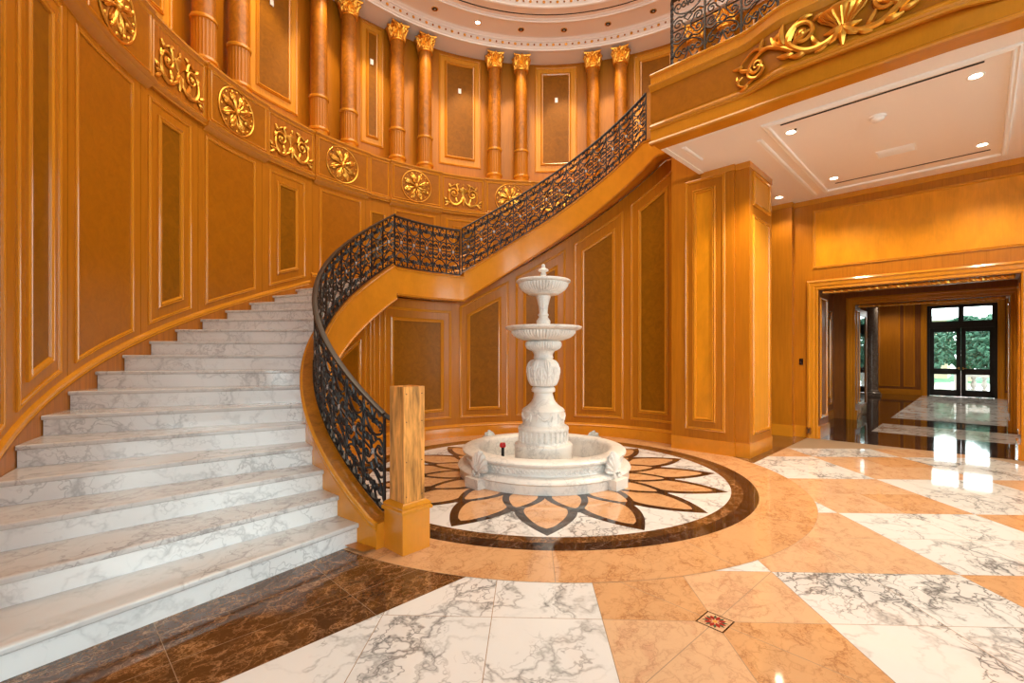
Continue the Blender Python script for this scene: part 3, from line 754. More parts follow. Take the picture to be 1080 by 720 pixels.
# ------------------------------------------------------------------ wrought iron balustrades
def vol(cx, cy, r, a0, sg, turns=1.15): return spiral2(cx, cy, r, turns, a0, sg, 14, .25)
def panel_curves(w, h):
    """one ironwork panel, in metres about its centre: swags, volutes, lozenges and C-scrolls"""
    W = w / 2; c = []
    for sy in (1, -1):
        T = h / 2 * sy
        c.append(bez([(-W * .94, T * .80), (-W * .70, T * .55), (0, T * .40), (W * .70, T * .55), (W * .94, T * .80)], 5))
        c.append([(0, T * .40), (W * .24, T * .29), (0, T * .17), (-W * .24, T * .29), (0, T * .40)])
        for s in (1, -1):
            c.append(vol(s * W * .60, T * .70, W * .29, (-.5 * PI * sy if s > 0 else PI + .5 * PI * sy), s * sy, 1.25))
            c.append(bez([(s * W * .60, T * .89), (s * W * .30, T * .96), (s * W * .10, T * .80), (0, T * .62)], 5))
            c.append(vol(s * W * .22, T * .70, W * .19, PI / 2 * sy, -s * sy, 1.1))
            c.append(vol(s * W * .62, T * .17, W * .28, (PI if s > 0 else 0), -s * sy, 1.35))
            c.append(bez([(0, T * .40), (s * W * .30, T * .345), (s * W * .62, T * .40), (s * W * .95, T * .31)], 4))
    for s in (1, -1):
        c.append(bez([(s * W * .34, h * .085), (s * W * .20, h * .0425), (s * W * .17, 0), (s * W * .20, -h * .0425), (s * W * .34, -h * .085)], 4))
    c.append([(-W * .95, 0), (-W * .17, 0)]); c.append([(W * .17, 0), (W * .95, 0)])
    return c
def balustrade(label, path_a, Rr, zb, zt, npan, rail=True, r=.0105, m='iron', endrail=None, ros=True, hm='iron'):
    """path_a: list of segments (a0, a1, n); zb, zt lower and upper rail heights as functions of angle"""
    a_first = path_a[0][0]
    e = empty('iron_balustrade', polar(CF, a_first, Rr, zb(a_first)), label, 'balustrade', None)
    allang = []
    for a0, a1, n in path_a:
        k = max(6, int(abs(a1 - a0) / 1.6)); allang += [a0 + (a1 - a0) * i / k for i in range(k + 1)]
    # handrail and bottom rail
    for nm, zf, prof, mm in (('handrail', zt, [(-.020, -.026), (.020, -.026), (.028, -.012), (.024, .004), (.0, .010), (-.024, .004), (-.028, -.012)], hm), ('bottom_rail', zb, [(-.02, -.008), (.02, -.008), (.02, .008), (-.02, .008)], m)):
        b = mb(mm)
        sweep(b, [(polar(CF, a, Rr, zf(a)), Vector((-math.cos(rad(a)), -math.sin(rad(a)), 0)), Vector((0, 0, 1))) for a in allang], prof)
        if nm == 'handrail' and endrail: endrail(b)
        b.build(nm, e)
    for a0, a1, n in path_a:
        for i in range(n):
            p0, p1 = a0 + (a1 - a0) * i / n, a0 + (a1 - a0) * (i + 1) / n
            am = (p0 + p1) / 2; w = abs(rad(p1 - p0)) * Rr
            lo0, lo1, hi0, hi1 = zb(p0 + (p1 - p0) * .001), zb(p1 - (p1 - p0) * .001), zt(p0 + (p1 - p0) * .001) - .02, zt(p1 - (p1 - p0) * .001) - .02
            H = ((hi0 - lo0) + (hi1 - lo1)) / 2
            def mpx(x, y, p0=p0, p1=p1, lo0=lo0, lo1=lo1, hi0=hi0, hi1=hi1, w=w, H=H):
                t = x / w + .5; f = y / H + .5
                return polar(CF, p0 + (p1 - p0) * t, Rr, (lo0 + (lo1 - lo0) * t) * (1 - f) + (hi0 + (hi1 - hi0) * t) * f)
            b = mb(m)
            for c in panel_curves(w, H): tube(b, [mpx(x, y) for x, y in c], r, 5)
            for sy in (1, -1): tube(b, [mpx(0, sy * H * .32), mpx(0, sy * H * .40)], r * 1.8, 6)
            g = b.build('scroll_panel', e)
            if ros:
                b = mb('rosette'); c = mpx(0, 0); o = Vector((-math.cos(rad(am)), -math.sin(rad(am)), 0)); t = Vector((o.y, -o.x, 0))
                for q in range(4): ell(b, c + t * (.016 * math.cos(q * PI / 2 + PI / 4)) + Vector((0, 0, .016 * math.sin(q * PI / 2 + PI / 4))), t * .014, Vector((0, 0, .014)), o * .014, 7, 4)
                ell(b, c, t * .011, Vector((0, 0, .011)), o * .02, 7, 4); b.build('rosette', g)
            for j, pb in ((0, p0), (1, p1)):
                if j == 1 and i < n - 1: continue
                b = mb(m); d = Vector((-math.sin(rad(pb)), math.cos(rad(pb)), 0)); o = Vector((math.cos(rad(pb)), math.sin(rad(pb)), 0))
                q = pb + (p1 - p0) * (.001 if j == 0 else -.001); P = polar(CF, pb, Rr, zb(q)); b.boxc(P - d * .009 - o * .009, d * .018, o * .018, (0, 0, zt(q) - .02 - zb(q))); b.build('bar', e)
    return e
def r1_b(a): return nosing(a) + .20 if a > 147.2 else 2.915
def r1_t(a): return nosing(a) + .955 if a > 147.2 else 3.705
def tail(b):
    P = polar(CF, 238.6, 2.695, r1_t(238.6)); q = Vector((-.81, 3.615, r1_t(238.6) - .03)) + Vector((-math.cos(NA), -math.sin(NA), 0)) * 0 + ax1 * .097
    tube(b, [P - Vector((0, 0, .008)), (P + q) / 2 - Vector((0, 0, .03)), q + ax1 * .02], .020, 8)
balustrade('black scrolled iron balustrade with bronze handrail along the lower flight and landing', [(238.6, 147.3, 17), (147.1, 119.6, 5)], 2.695, r1_b, r1_t, 0, endrail=tail, hm='ironbrown')
balustrade('black scrolled iron balustrade climbing the upper flight to the balcony', [(118.6, 46.2, 14)], 2.70, lambda a: z_up(a) + .035, lambda a: z_up(a) + .80, 0)

# ------------------------------------------------------------------ fountain
fo = empty('marble_fountain', (CF[0], CF[1], 0), 'carved white marble two tier fountain with round basin on the floor medallion', 'fountain')
b = mb('carrara')
lathe(b, [(0, .06), (.80, .06), (.81, .10), (.815, .27), (.82, .315), (.84, .338), (.88, .346), (.97, .342), (1.01, .330), (1.028, .312), (1.026, .292), (1.005, .278), (.985, .272), (.978, .262), (.972, .25), (.972, .19), (.980, .175), (1.02, .168), (1.05, .158), (1.075, .138), (1.085, .118), (1.075, .105), (1.06, .098), (1.062, .0), (0, 0)], CF, 128)
ba = b.build('basin', fo)
b = mb('carrara')
for k in range(110):
    a = 360 * k / 110
    p = polar(CF, a, .974, .220); o = Vector((math.cos(rad(a)), math.sin(rad(a)), 0)); t = Vector((-o.y, o.x, 0))
    tube(b, [p + t * (.024 * math.cos(q * PI / 4)) + Vector((0, 0, .024 * math.sin(q * PI / 4))) for q in range(8)], .009, 4, closed=True)
b.build('guilloche_band', ba)
def shell_orn(a):
    o = Vector((math.cos(rad(a)), math.sin(rad(a)), 0)); t = Vector((-o.y, o.x, 0)); up = Vector((0, 0, 1))
    b = mb('carrara'); c = polar(CF, a, 1.0, 0)
    b.boxc(c - t * .115 - o * .03, t * .23, o * .19, (0, 0, .115))
    pl = b.build('plinth_block', ba, smooth=False)
    b = mb('carrara'); rows = []; base = polar(CF, a, 1.085, .125)
    nr, nc = 8, 96
    for side in (0, 1):
        rows = []
        for i in range(nr + 1):
            f = i / nr; row = []
            for j in range(nc + 1):
                th = (-1 + 2 * j / nc) * 1.5; g = math.cos(th * 8 / 1.5 * PI)
                L = .235 * f * (1 + .025 * g) * (1 - .28 * abs(th) / 1.5)
                y = L * math.cos(th) * 1.0 + .045; x = L * math.sin(th) * .78
                bow = .030 * math.sin(f * 2.6) + .009 * f ** .5 * g + (0 if side == 0 else -.024)
                row.append(base + t * x + up * y + o * (bow - .02) - o * (.03 * f))
            rows.append(row)
        b.grid(rows)
    for s in (-1, 1): tube(b, [base + t * x_ + up * y_ + o * .012 for x_, y_ in vol(s * .045, .022, .028, PI / 2, -s, 1.2)], .010, 6)
    b.build('scallop_shell', ba)
for a in (222.5, 314.5, 42.5, 134.5): shell_orn(a)
def fl_part(name, prof, mod=None, n=96, parent=None):
    b = mb('carrara'); lathe(b, prof, CF, n, mod=mod); return b.build(name, parent or fo)
def flute(nf, amp, lo, hi):
    return lambda a, r, z, j: r + (amp * abs(math.sin(a * nf / 2)) - amp * .5 if lo < z < hi else 0)
fl_part('pedestal', [(0, .06), (.368, .06), (.368, .33), (.372, .345), (.365, .362), (.345, .372), (.325, .378)])
fl_part('pedestal', [(.325, .375), (.322, .39), (.318, .40), (.318, .41), (.318, .525), (.318, .535), (.325, .55), (.32, .575), (.30, .59), (.275, .60), (.27, .612)], mod=lambda a, r, z, j: r - (.016 if .405 < z < .53 and (a * 28 / (2 * PI)) % 1 > .55 else 0), n=280)
fl_part('pedestal', [(.27, .61), (.266, .62), (.266, .765), (.272, .785), (.262, .80), (.25, .812), (.20, .845), (.16, .885), (.135, .93), (.122, .98), (.118, 1.0), (.125, 1.012), (.148, 1.02), (.152, 1.045), (.145, 1.068), (.128, 1.082)])
b = mb('carrara')
for k in range(6):
    a0 = k * 60 + 10
    tube(b, [polar(CF, a0 + 40 * i / 10, .268, .755 - .075 * math.sin(PI * i / 10)) for i in range(11)], [.008 + .010 * math.sin(PI * i / 10) for i in range(11)], 6)
    for s in (0, 40): tube(b, [polar(CF, a0 + s, .268, .76), polar(CF, a0 + s + 1, .27, .72), polar(CF, a0 + s - 1, .268, .66)], [.008, .014, .006], 6)
b.build('garland', fo)
# carved bulb
def bulbmod(a, r, z, j):
    f = (z - 1.09) / .345; e_ = max(0, math.sin(PI * min(1, max(0, f)))) ** .4; o = 0
    for ph, top in ((0, 1.0), (.5, .72)):
        k = abs((a * 7 / (2 * PI) + ph) % 1 - .5) * 2; w = .95 * max(0, 1 - (max(0, f) / top) ** 2.2) ** .5
        if k < w:
            q = k / w; o = max(o, .004 + .006 * (1 - q) + .005 * math.sin((q * 3.2 - f * 7.0) * PI) * min(1, q * 3) + (.006 if q < .12 else 0))
    return r + 1.7 * o * e_ - .010 * e_
prof = bez([(.135, 1.088), (.160, 1.105), (.180, 1.16), (.196, 1.24), (.200, 1.31), (.190, 1.37), (.165, 1.41), (.135, 1.428), (.112, 1.436)], 6)
fl_part('carved_bulb', prof, mod=bulbmod, n=288)
fl_part('stem_collar', [(.11, 1.43), (.12, 1.44), (.128, 1.455), (.12, 1.47), (.122, 1.50), (.135, 1.52), (.15, 1.54)])
fl_part('fluted_cushion', [(.12, 1.53), (.17, 1.548), (.205, 1.57), (.223, 1.60), (.225, 1.63), (.215, 1.655), (.19, 1.668), (.17, 1.672)], flute(44, .018, 1.54, 1.66), 352)
BW = [(.15, 1.665), (.24, 1.672), (.32, 1.70), (.37, 1.73), (.395, 1.765), (.40, 1.79), (.395, 1.797), (.43, 1.80), (.475, 1.815), (.487, 1.832), (.484, 1.846), (.465, 1.852), (.42, 1.845), (.36, 1.80), (.25, 1.76), (.09, 1.75)]
fl_part('large_bowl', BW, flute(60, .022, 1.668, 1.792), 480)
fl_part('upper_stem', [(.06, 1.75), (.088, 1.80), (.086, 1.885), (.09, 1.90), (.088, 1.925), (.074, 1.94), (.066, 1.955), (.055, 1.97), (.060, 1.982), (.068, 1.992), (.066, 2.005), (.054, 2.02), (.052, 2.06), (.057, 2.11), (.070, 2.16), (.084, 2.20), (.092, 2.225), (.088, 2.24), (.07, 2.25)], mod=lambda a, r, z, j: r + (.004 * math.cos(a * 8) if 2.03 < z < 2.2 else 0), n=96)
BS = [(.06, 2.24), (.13, 2.245), (.195, 2.258), (.20, 2.268), (.23, 2.285), (.27, 2.315), (.302, 2.36), (.312, 2.39), (.305, 2.396), (.335, 2.402), (.347, 2.415), (.345, 2.432), (.33, 2.442), (.30, 2.432), (.22, 2.39), (.06, 2.37)]
fl_part('small_bowl', BS, flute(48, .018, 2.27, 2.392), 384)
fl_part('finial', [(.045, 2.37), (.042, 2.46), (.036, 2.475), (.032, 2.485), (.034, 2.50), (.04, 2.51), (.036, 2.522), (.028, 2.535), (.034, 2.545), (.062, 2.555), (.068, 2.566), (.055, 2.582), (.032, 2.595), (.022, 2.61), (.024, 2.625), (.02, 2.638), (.012, 2.648), (0, 2.652)], n=40)
e = empty('water_pipe', (-.12, 6.08, .06), 'short black pipe with red cap inside the fountain basin', 'pipe')
b = mb('black'); tube(b, [(-.12, 6.08, .0605), (-.12, 6.08, .30)], .02, 12); b.build('pipe', e)
b = mb('red'); lathe(b, [(0, .29), (.036, .29), (.04, .30), (.04, .325), (.034, .335), (.034, .345), (0, .35)], (-.12, 6.08), 16); b.build('cap', e)

# ------------------------------------------------------------------ corner pier, soffit, balcony
PVL = 3.5
pb = mb('wood')
def uvbox(b, u0, u1, v0, v1, z0, z1): b.box([UV(u0, v0, z0), UV(u1, v0, z0), UV(u1, v1, z0), UV(u0, v1, z0), UV(u0, v0, z1), UV(u1, v0, z1), UV(u1, v1, z1), UV(u0, v1, z1)])
uvbox(pb, 7.12, 8.2, 2.54, PVL, 0, 4.27); uvbox(pb, 7.16, 8.16, 2.34, 2.56, 0, 4.27); uvbox(pb, 7.12, 8.2, 3.0, PVL, 4.2, 5.0)
pier = struct(pb.build('wall_pier', smooth=False))
du, dv = UV(1, 0), UV(0, 1)
mpP = planemap(UV(7.12, 0), dv, -du); mpQ = planemap(UV(0, 2.34), du, -dv)
panel(pier, mpP, 2.66, 3.27, .335, 4.185, 'wood', 1, MOULD, (2.80, 3.15, .475, 4.025), 'amber')
panel(pier, mpQ, 7.28, 8.05, .32, 3.53, 'lightwood', 1, MOULD, None, None)
panel(pier, mpQ, 7.28, 8.05, 3.66, 4.16, 'lightwood', 1, BIGM, None, None)
def uvpath(pts, nrm_at=None): return pts
def linesweep(b, pts, prof, z, closed=False):
    """mitred sweep along a plan polyline given in (u, v); profile offset to the right-hand side"""
    n = len(pts); out = []
    for i in range(n):
        p = Vector(pts[i])
        d0 = (p - Vector(pts[i - 1])).normalized() if (i > 0 or closed) else None
        d1 = (Vector(pts[(i + 1) % n]) - p).normalized() if (i < n - 1 or closed) else None
        d0 = d0 or d1; d1 = d1 or d0
        n0, n1 = Vector((d0.y, -d0.x)), Vector((d1.y, -d1.x)); m_ = (n0 + n1) / max(.3, 1 + n0.dot(n1))
        out.append((UV(p.x, p.y, z), UV(m_.x, m_.y), Vector((0, 0, 1))))
    sweep(b, out, prof, closed)
b = mb('string')
PLAN = [(7.12, PVL), (7.12, 2.54), (7.16, 2.54), (7.16, 2.34), (8.16, 2.34), (8.16, 2.6)]
BASE = [(-.01, 0), (.04, 0), (.04, .13), (.032, .15), (.04, .16), (.028, .185), (.01, .20), (-.01, .21)]
PLR = PLAN[::-1]
def orient(pts, prof): return [(-o, u) for o, u in prof]
linesweep(b, PLAN, orient(PLAN, BASE), 0)
b.build('baseboard_pier', pier)
b = mb('edge'); CR = [(-.01, 0), (.02, 0), (.03, .02), (.028, .035), (.05, .06), (.06, .075), (.06, .09), (-.01, .09)]
linesweep(b, [(7.12, 3.02)] + PLAN[1:], orient(PLAN, CR), 4.18); b.build('crown_pier', pier)
# soffit under the balcony (also the hall ceiling)
ZS = 4.27
UF = 5.60
b = mb('ceil')
VR = -4.2
uvbox(b, UF + .12, 9.9, VR, 3.0, ZS, ZS + .1)
uvbox(b, 7.13, 9.9, 3.0, 3.48, ZS, ZS + .1)
ch = struct(b.build('ceiling_hall', smooth=False))
b = mb('white')
TR = [(0, 0), (0, -.018), (.012, -.026), (.03, -.018), (.045, -.03), (.06, -.026), (.066, 0)]
def rectframe(u0, u1, v0, v1):
    poly = [(u0, v0), (u1, v0), (u1, v1), (u0, v1)]
    rings = [[UV(q[0], q[1], ZS + h) for q in offs(poly, d)] for d, h in TR]; b.grid(rings, closev=True)
rectframe(6.15, 9.40, -.27, 1.88); 
for (u0, v0, u1, v1) in ((6.55, 2.02, 9.44, 2.02), (6.06, 2.81, 6.62, 2.81), (5.9, 2.81, 5.9, 2.02)):
    p, q = UV(u0, v0, ZS), UV(u1, v1, ZS); d = (q - p).normalized(); w = Vector((-d.y, d.x, 0))
    sweep(b, [(p, w, Vector((0, 0, 1))), (q, w, Vector((0, 0, 1)))], [(-.03, .01), (-.03, -.016), (-.01, -.026), (.015, -.016), (.03, -.02), (.03, .01)])
b.mat(M['white']); uvbox(b, UF + .02, UF + .14, VR, 3.0, ZS - .02, ZS + .1); uvbox(b, UF + .02, 7.11, 2.98, 3.05, ZS - .012, ZS + .1)
b.build('ceiling_moulding', ch)
for (u0, v0, u1, v1, l) in ((6.31, 1.71, 6.27, -.03, 'long black slot vent in the hall ceiling nearest the balcony edge'), (9.07, 1.66, 9.05, -.10, 'long black slot vent in the hall ceiling beside the far wall')):
    b = mb('black'); uvbox(b, u0 - .015, u0 + .015, v1, v0, ZS - .005, ZS - .0005); o = b.build('slot_diffuser', smooth=False)
    tag(o, l, 'vent', 'slot vents in the hall ceiling')
for (u, v, l) in ((6.60, 1.67, 'lit ceiling downlight beside the left end of the near slot vent'), (6.58, .03, 'lit ceiling downlight beside the right end of the near slot vent'), (8.80, 1.63, 'lit ceiling downlight beside the left end of the far slot vent'), (8.79, -.02, 'lit ceiling downlight beside the right end of the far slot vent'), (9.18, 2.51, 'lit ceiling downlight behind the corner pier')):
    downlight(UV(u, v, ZS), None, l, 'downlights in the hall ceiling', .06)
e = empty('smoke_detector', UV(6.89, .85, ZS), 'round white smoke detector between the two slot vents', 'smoke detector')
P = UV(6.89, .85, ZS); b = mb('plate'); lathe(b, [(.085, P.z), (.085, P.z - .015), (.078, P.z - .022), (.07, P.z - .024)], (P.x, P.y), 32); b.build('base', e)
b = mb('plate'); lathe(b, [(.068, P.z - .02), (.066, P.z - .035), (.05, P.z - .05), (.0, P.z - .055)], (P.x, P.y), 32); b.build('cover', e)
e = empty('ceiling_vent', UV(8.22, .81, ZS), 'pale rectangular grille vent in the middle of the hall ceiling', 'vent')
b = mb('white'); uvbox(b, 8.08, 8.36, .60, 1.02, ZS - .008, ZS); b.build('frame', e, smooth=False)
b = mb('plate'); [uvbox(b, 8.10 + .03 * k, 8.115 + .03 * k, .62, 1.0, ZS - .014, ZS - .006) for k in range(8)]; b.build('louvre', e, smooth=False)
b = mb('black'); P = UV(6.55, 1.61, ZS); lathe(b, [(.016, P.z), (.016, P.z - .006), (.006, P.z - .008), (.006, P.z - .02), (.012, P.z - .024), (0, P.z - .026)], (P.x, P.y), 16); tag(b.build('sprinkler_head'), 'tiny dark sprinkler head beside the leftmost near downlight', 'sprinkler')
# balcony fascia -------------------------------------------------
def bow(v):
    t = min(1, max(0, (1.95 - v) / .55)) if v > .81 else min(1, max(0, (v + .33) / .55))
    return -.17 * (t * t * (3 - 2 * t))
vs = [3.04 - i * (3.04 - VR) / 110 for i in range(111)]
def fascia(b, prof, lo=0, k=1.0):
    rows = []
    for v in vs: rows.append([UV(UF + bow(v) * k * q[2] - q[0], v, q[1]) for q in prof])
    b.grid(rows, closev=True); b.fill(rows[0]); b.fill(rows[-1][::-1])
b = mb('string')
b.off = (3, 1, 2)
fascia(b, [(0, 4.24, .2), (0, 4.44, .3), (.0, 4.44, 1), (.0, 4.96, 1), (-.25, 4.96, 1), (-.25, 4.24, .2)])
b.off = (0, 0, 0)
bf = struct(b.build('trim_balcony'))
b = mb('panel'); rows = []
for v in vs: rows.append([UV(UF + bow(v) - .006, v, 4.50), UV(UF + bow(v) - .006, v, 4.90)])
b.grid(rows); b.build('frieze_panel', bf)
b = mb('edge')
fascia(b, [(-.02, 4.21, .15), (.03, 4.21, .15), (.045, 4.225, .15), (.04, 4.245, .15), (.02, 4.26, .15), (-.02, 4.27, .15)])
fascia(b, [(-.02, 4.40, 1), (.01, 4.40, 1), (.02, 4.415, 1), (.012, 4.428, 1), (.03, 4.445, 1), (.02, 4.46, 1), (.012, 4.475, 1), (-.02, 4.48, 1)])
fascia(b, [(-.02, 4.90, 1), (.01, 4.90, 1), (.03, 4.92, 1), (.04, 4.94, 1), (.06, 4.955, 1), (.06, 4.975, 1), (.04, 4.99, 1), (-.1, 5.0, 1), (-.1, 4.90, 1)])
fascia(b, [(-.02, 4.985, 1), (-.0, 4.985, 1), (.0, 5.09, 1), (.02, 5.10, 1), (.025, 5.12, 1), (.015, 5.135, 1), (-.12, 5.14, 1), (-.12, 4.985, 1)])
b.build('moulding', bf)
# gallery floor over the hall
b = mb('wood'); uvbox(b, UF + .2, 9.9, VR, 3.0, 4.6, GAL - .02); struct(b.build('ceiling_slab', smooth=False))
# gilded acanthus relief
def fmap(v0, z0):
    return lambda x, y, h=0.0: UV(UF + bow(v0 - x) - .008 - h, v0 - x, z0 + y)
fm_ = fmap(.93, 4.70)
e = empty('acanthus_relief', UV(UF - .18, .93, 4.70), 'large gold acanthus scroll relief with central urn on the balcony front', 'ornament')
b = mb('gold'); rows = []
for i in range(13):
    t = PI * i / 12
    rows.append([fm_(r * math.cos(t), y, .004 + .5 * r * math.sin(t)) for r, y in [(.02, -.09), (.05, -.06), (.10, -.01), (.17, .04), (.2, .08), (.205, .11), (.17, .12), (.1, .16)]])
b.grid(rows)
for k in range(9): 
    t = PI * (k + .5) / 9; tube(b, [fm_(r * math.cos(t), y, .01 + .5 * r * math.sin(t)) for r, y in [(.05, -.06), (.10, -.01), (.17, .04), (.2, .08)]], .012, 5)
b.build('urn', e)
b = mb('gold')
for k in (-.9, -.45, 0, .45, .9): leaf2(b, 0, -.06, -PI / 2 + k, .19 - abs(k) * .06, .026, fm_, .02, k * .6)
b.build('palmette', e)
for s in (-1, 1):
    b = mb('gold')
    t2(b, bez([(s * .02, -.10), (s * .14, -.17), (s * .30, -.17), (s * .44, -.06), (s * .46, .06), (s * .38, .15)], 9), .024, fm_, .02, 7, lambda t: .8 + .5 * math.sin(PI * t))
    t2(b, spiral2(s * .34, .02, .125, 1.7, 0 if s > 0 else PI, s, 34, .1), .022, fm_, .022, 7, lambda t: 1.15 - .5 * t)
    ell(b, fm_(s * .34, .02, .025), Vector((.04, 0, 0)), Vector((0, .04, 0)), Vector((0, 0, .04)), 9, 6)
    t2(b, bez([(s * .42, -.12), (s * .55, -.02), (s * .70, .06), (s * .84, .02), (s * .90, -.10), (s * .80, -.18), (s * .72, -.12), (s * .78, -.06)], 7), .022, fm_, .02, 7, lambda t: 1.1 - .45 * t)
    t2(b, spiral2(s * .80, -.05, .075, 1.5, 0 if s > 0 else PI, -s, 26, .1), .017, fm_, .02, 7, lambda t: 1.1 - .5 * t)
    t2(b, bez([(s * .70, .06), (s * .82, .13), (s * .95, .08), (s * 1.0, .0)], 6), .018, fm_, .018, 6, lambda t: 1.2 - .9 * t)
    t2(b, bez([(s * .84, -.17), (s * .95, -.2), (s * 1.02, -.14), (s * .96, -.09)], 6), .016, fm_, .018, 6, lambda t: 1.1 - .6 * t)
    for (x, y, g, L, w) in ((.44, -.08, 2.2, .20, .028), (.47, -.05, 1.6, .22, .03), (.50, -.02, 1.1, .20, .028), (.50, -.04, .5, .2, .026), (.30, -.17, -.4, .14, .024), (.18, -.16, .6, .13, .024), (.38, .15, 2.6, .12, .022), (.62, .04, 2.0, .13, .022), (.75, .06, 1.4, .12, .02), (.88, -.06, .1, .13, .02), (.96, .03, -.4, .1, .018), (.9, -.19, -.9, .1, .018), (.24, .1, 2.5, .1, .02), (.12, -.15, -1.0, .12, .022), (.42, -.14, -.2, .14, .022), (1.0, -.15, .9, .08, .016)):
        leaf2(b, s * x, y, g if s > 0 else PI - g, L, w, fm_, .02, .45 * s)
    b.build('scroll', e)
# balcony balustrade
BV = [2.78 - i * .42 for i in range(12)]
e = empty('iron_balustrade', UV(UF + .07, 2.78, 5.14), 'bronze-brown scrolled iron balustrade standing on the balcony front', 'balustrade')
def bu(v): return UF + .07 + bow(v)
zlo, zhi = 5.17, 6.0
b = mb('ironbrown')
fine = [2.78 - i * .06 for i in range(78)]
for zz, w_ in ((zlo, .016), (zhi, .03)): sweep(b, [(UV(bu(v), v, zz), UV(-1, 0), Vector((0, 0, 1))) for v in fine], [(-w_, -.01), (w_, -.01), (w_, .01), (-w_, .01)])
b.build('rails', e)
for i in range(11):
    v0, v1 = BV[i], BV[i + 1]
    def mpx(x, y, v0=v0, v1=v1): v = (v0 + v1) / 2 - x; return UV(bu(v), v, (zlo + zhi) / 2 + y)
    b = mb('ironbrown')
    for c in panel_curves(.42, zhi - zlo): tube(b, [mpx(x, y) for x, y in c], .010, 5)
    b.build('scroll_panel', e)
    b = mb('ironbrown')
    P = UV(bu(v0), v0, 5.14)
    if i == 0:
        rows = []
        for k in range(40):
            zz = 5.14 + (zhi - 5.14) * k / 39; rows.append([Vector((P.x + .022 * math.cos(k * .5 + q * PI / 2), P.y + .022 * math.sin(k * .5 + q * PI / 2), zz)) for q in range(4)])
        b.grid(rows, closev=True); b.build('twisted_post', e, smooth=False)
    else:
        sqbox(b, (P.x, P.y), .011, 5.14, zhi, PI / 4); b.build('bar', e, smooth=False)

# ------------------------------------------------------------------ hall wall with the opening
UH = 9.74
OV0, OV1, OZ = -.41, 2.03, 2.64
b = mb('wood')
for (v0, v1, z0, z1) in ((OV1, 2.42, 0, 4.27), (VR, OV0, 0, 4.27), (OV0, OV1, OZ, 4.27)): uvbox(b, UH, UH + .72, v0, v1, z0, z1)
uvbox(b, UH - .12, UH + .72, 2.42, 3.9, 0, 4.27)
wh = struct(b.build('wall_hall', smooth=False))
mpH = planemap(UV(UH, 0), dv, -du)
panel(wh, mpH, -.51, 2.12, 3.02, 4.065, 'amber', 1, MOULD)
panel(wh, mpH, -2.6, -.8, .35, 4.065, 'lightwood', 1, MOULD)
b = mb('edge')
# casing, crown, picture rail
CAS = [(0, 0), (0, .03), (.02, .045), (.05, .035), (.07, .05), (.12, .05), (.14, .065), (.17, .05), (.17, 0)]
rows = []
for d, h in CAS:
    rows.append([mpH(v, z, h) for v, z in ((OV1 + d, .0), (OV1 + d, OZ + d), (OV0 - d, OZ + d), (OV0 - d, 0))])
b.grid(rows); b.build('casing', wh, ang=20)
b = mb('edge'); linesweep(b, [(UH - .12, 3.9), (UH - .12, 2.42), (UH, 2.42), (UH, VR)], orient(0, CR), 4.18); b.build('crown_hall', wh)
b = mb('string'); linesweep(b, [(UH - .12, 3.9), (UH - .12, 2.42), (UH, 2.42), (UH, OV1 + .17)], orient(0, BASE), 0); linesweep(b, [(UH, OV0 - .17), (UH, VR)], orient(0, BASE), 0); b.build('baseboard_hall', wh)
b = mb('dark')
for k in range(11):
    v = 1.85 - .24 * k
    for z0, z1 in ((2.83, 3.01), (4.08, 4.175)): b.boxc(mpH(v, z0, -.004), dv * .003, -du * .005, (0, 0, z1 - z0))
b.build('veneer_seam', wh)
def reveal(u0, u1, parent):
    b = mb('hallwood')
    for v0, s in ((OV1, -1), (OV0, 1)):
        mp = planemap(UV(0, v0), du, dv * s)
        b.mat(M['edge']); frame(b, trapz(u0 + .1, u1 - .1, lambda s_: .35, lambda s_: OZ - .12, 1), mp, MOULD)
        b.mat(M['hallwood']); field(b, u0, u1, lambda s_: 0, lambda s_: OZ, mp, .003, 1)
        b.mat(M['string']); b.boxc(mp(u0 - .01, 0, 0), du * (u1 - u0 + .02), dv * s * .03, (0, 0, .22))
    b.mat(M['hallwood']); b.grid([[UV(u0, OV0, OZ - .003), UV(u0, OV1, OZ - .003)], [UV(u1, OV0, OZ - .003), UV(u1, OV1, OZ - .003)]])
    b.build('reveal', parent)
    b = mb('gold')
    for uu in (u0 + .04,):
        n = 150
        for ph in (0, PI):
            tube(b, [UV(uu, OV1 - .06 - (OV1 - OV0 - .12) * i / n, OZ - .035) + du * (.017 * math.cos(i * .9 + ph)) + Vector((0, 0, .017 * math.sin(i * .9 + ph))) for i in range(n + 1)], .019, 5)
    b.build('rope_moulding', parent)
reveal(UH, UH + .72, wh)
# second wall between vestibule and far room
UB = 13.2
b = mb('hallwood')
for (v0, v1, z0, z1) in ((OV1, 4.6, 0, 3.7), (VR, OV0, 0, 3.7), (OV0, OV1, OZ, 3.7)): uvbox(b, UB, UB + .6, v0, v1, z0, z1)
wb = struct(b.build('wall_vestibule', smooth=False))
mpB = planemap(UV(UB, 0), dv, -du); b = mb('edge')
rows = [[mpB(v, z, h) for v, z in ((OV1 + d, .0), (OV1 + d, OZ + d), (OV0 - d, OZ + d), (OV0 - d, 0))] for d, h in CAS]; b.grid(rows); b.build('casing', wb, ang=20)
reveal(UB, UB + .6, wb)
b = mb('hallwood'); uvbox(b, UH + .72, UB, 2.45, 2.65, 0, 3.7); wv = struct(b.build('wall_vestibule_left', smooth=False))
mpV = planemap(UV(0, 2.45), du, -dv)
for u0, u1 in ((10.7, 11.7), (11.9, 12.95)): panel(wv, mpV, u0, u1, .35, 2.5, 'hallwood', 1, MOULD, (u0 + .15, u1 - .15, .5, 2.35), 'dark')
b = mb('string'); linesweep(b, [(UB, 2.45), (UH + .72, 2.45)], BASE, 0) ; b.build('baseboard_vestibule', wv)
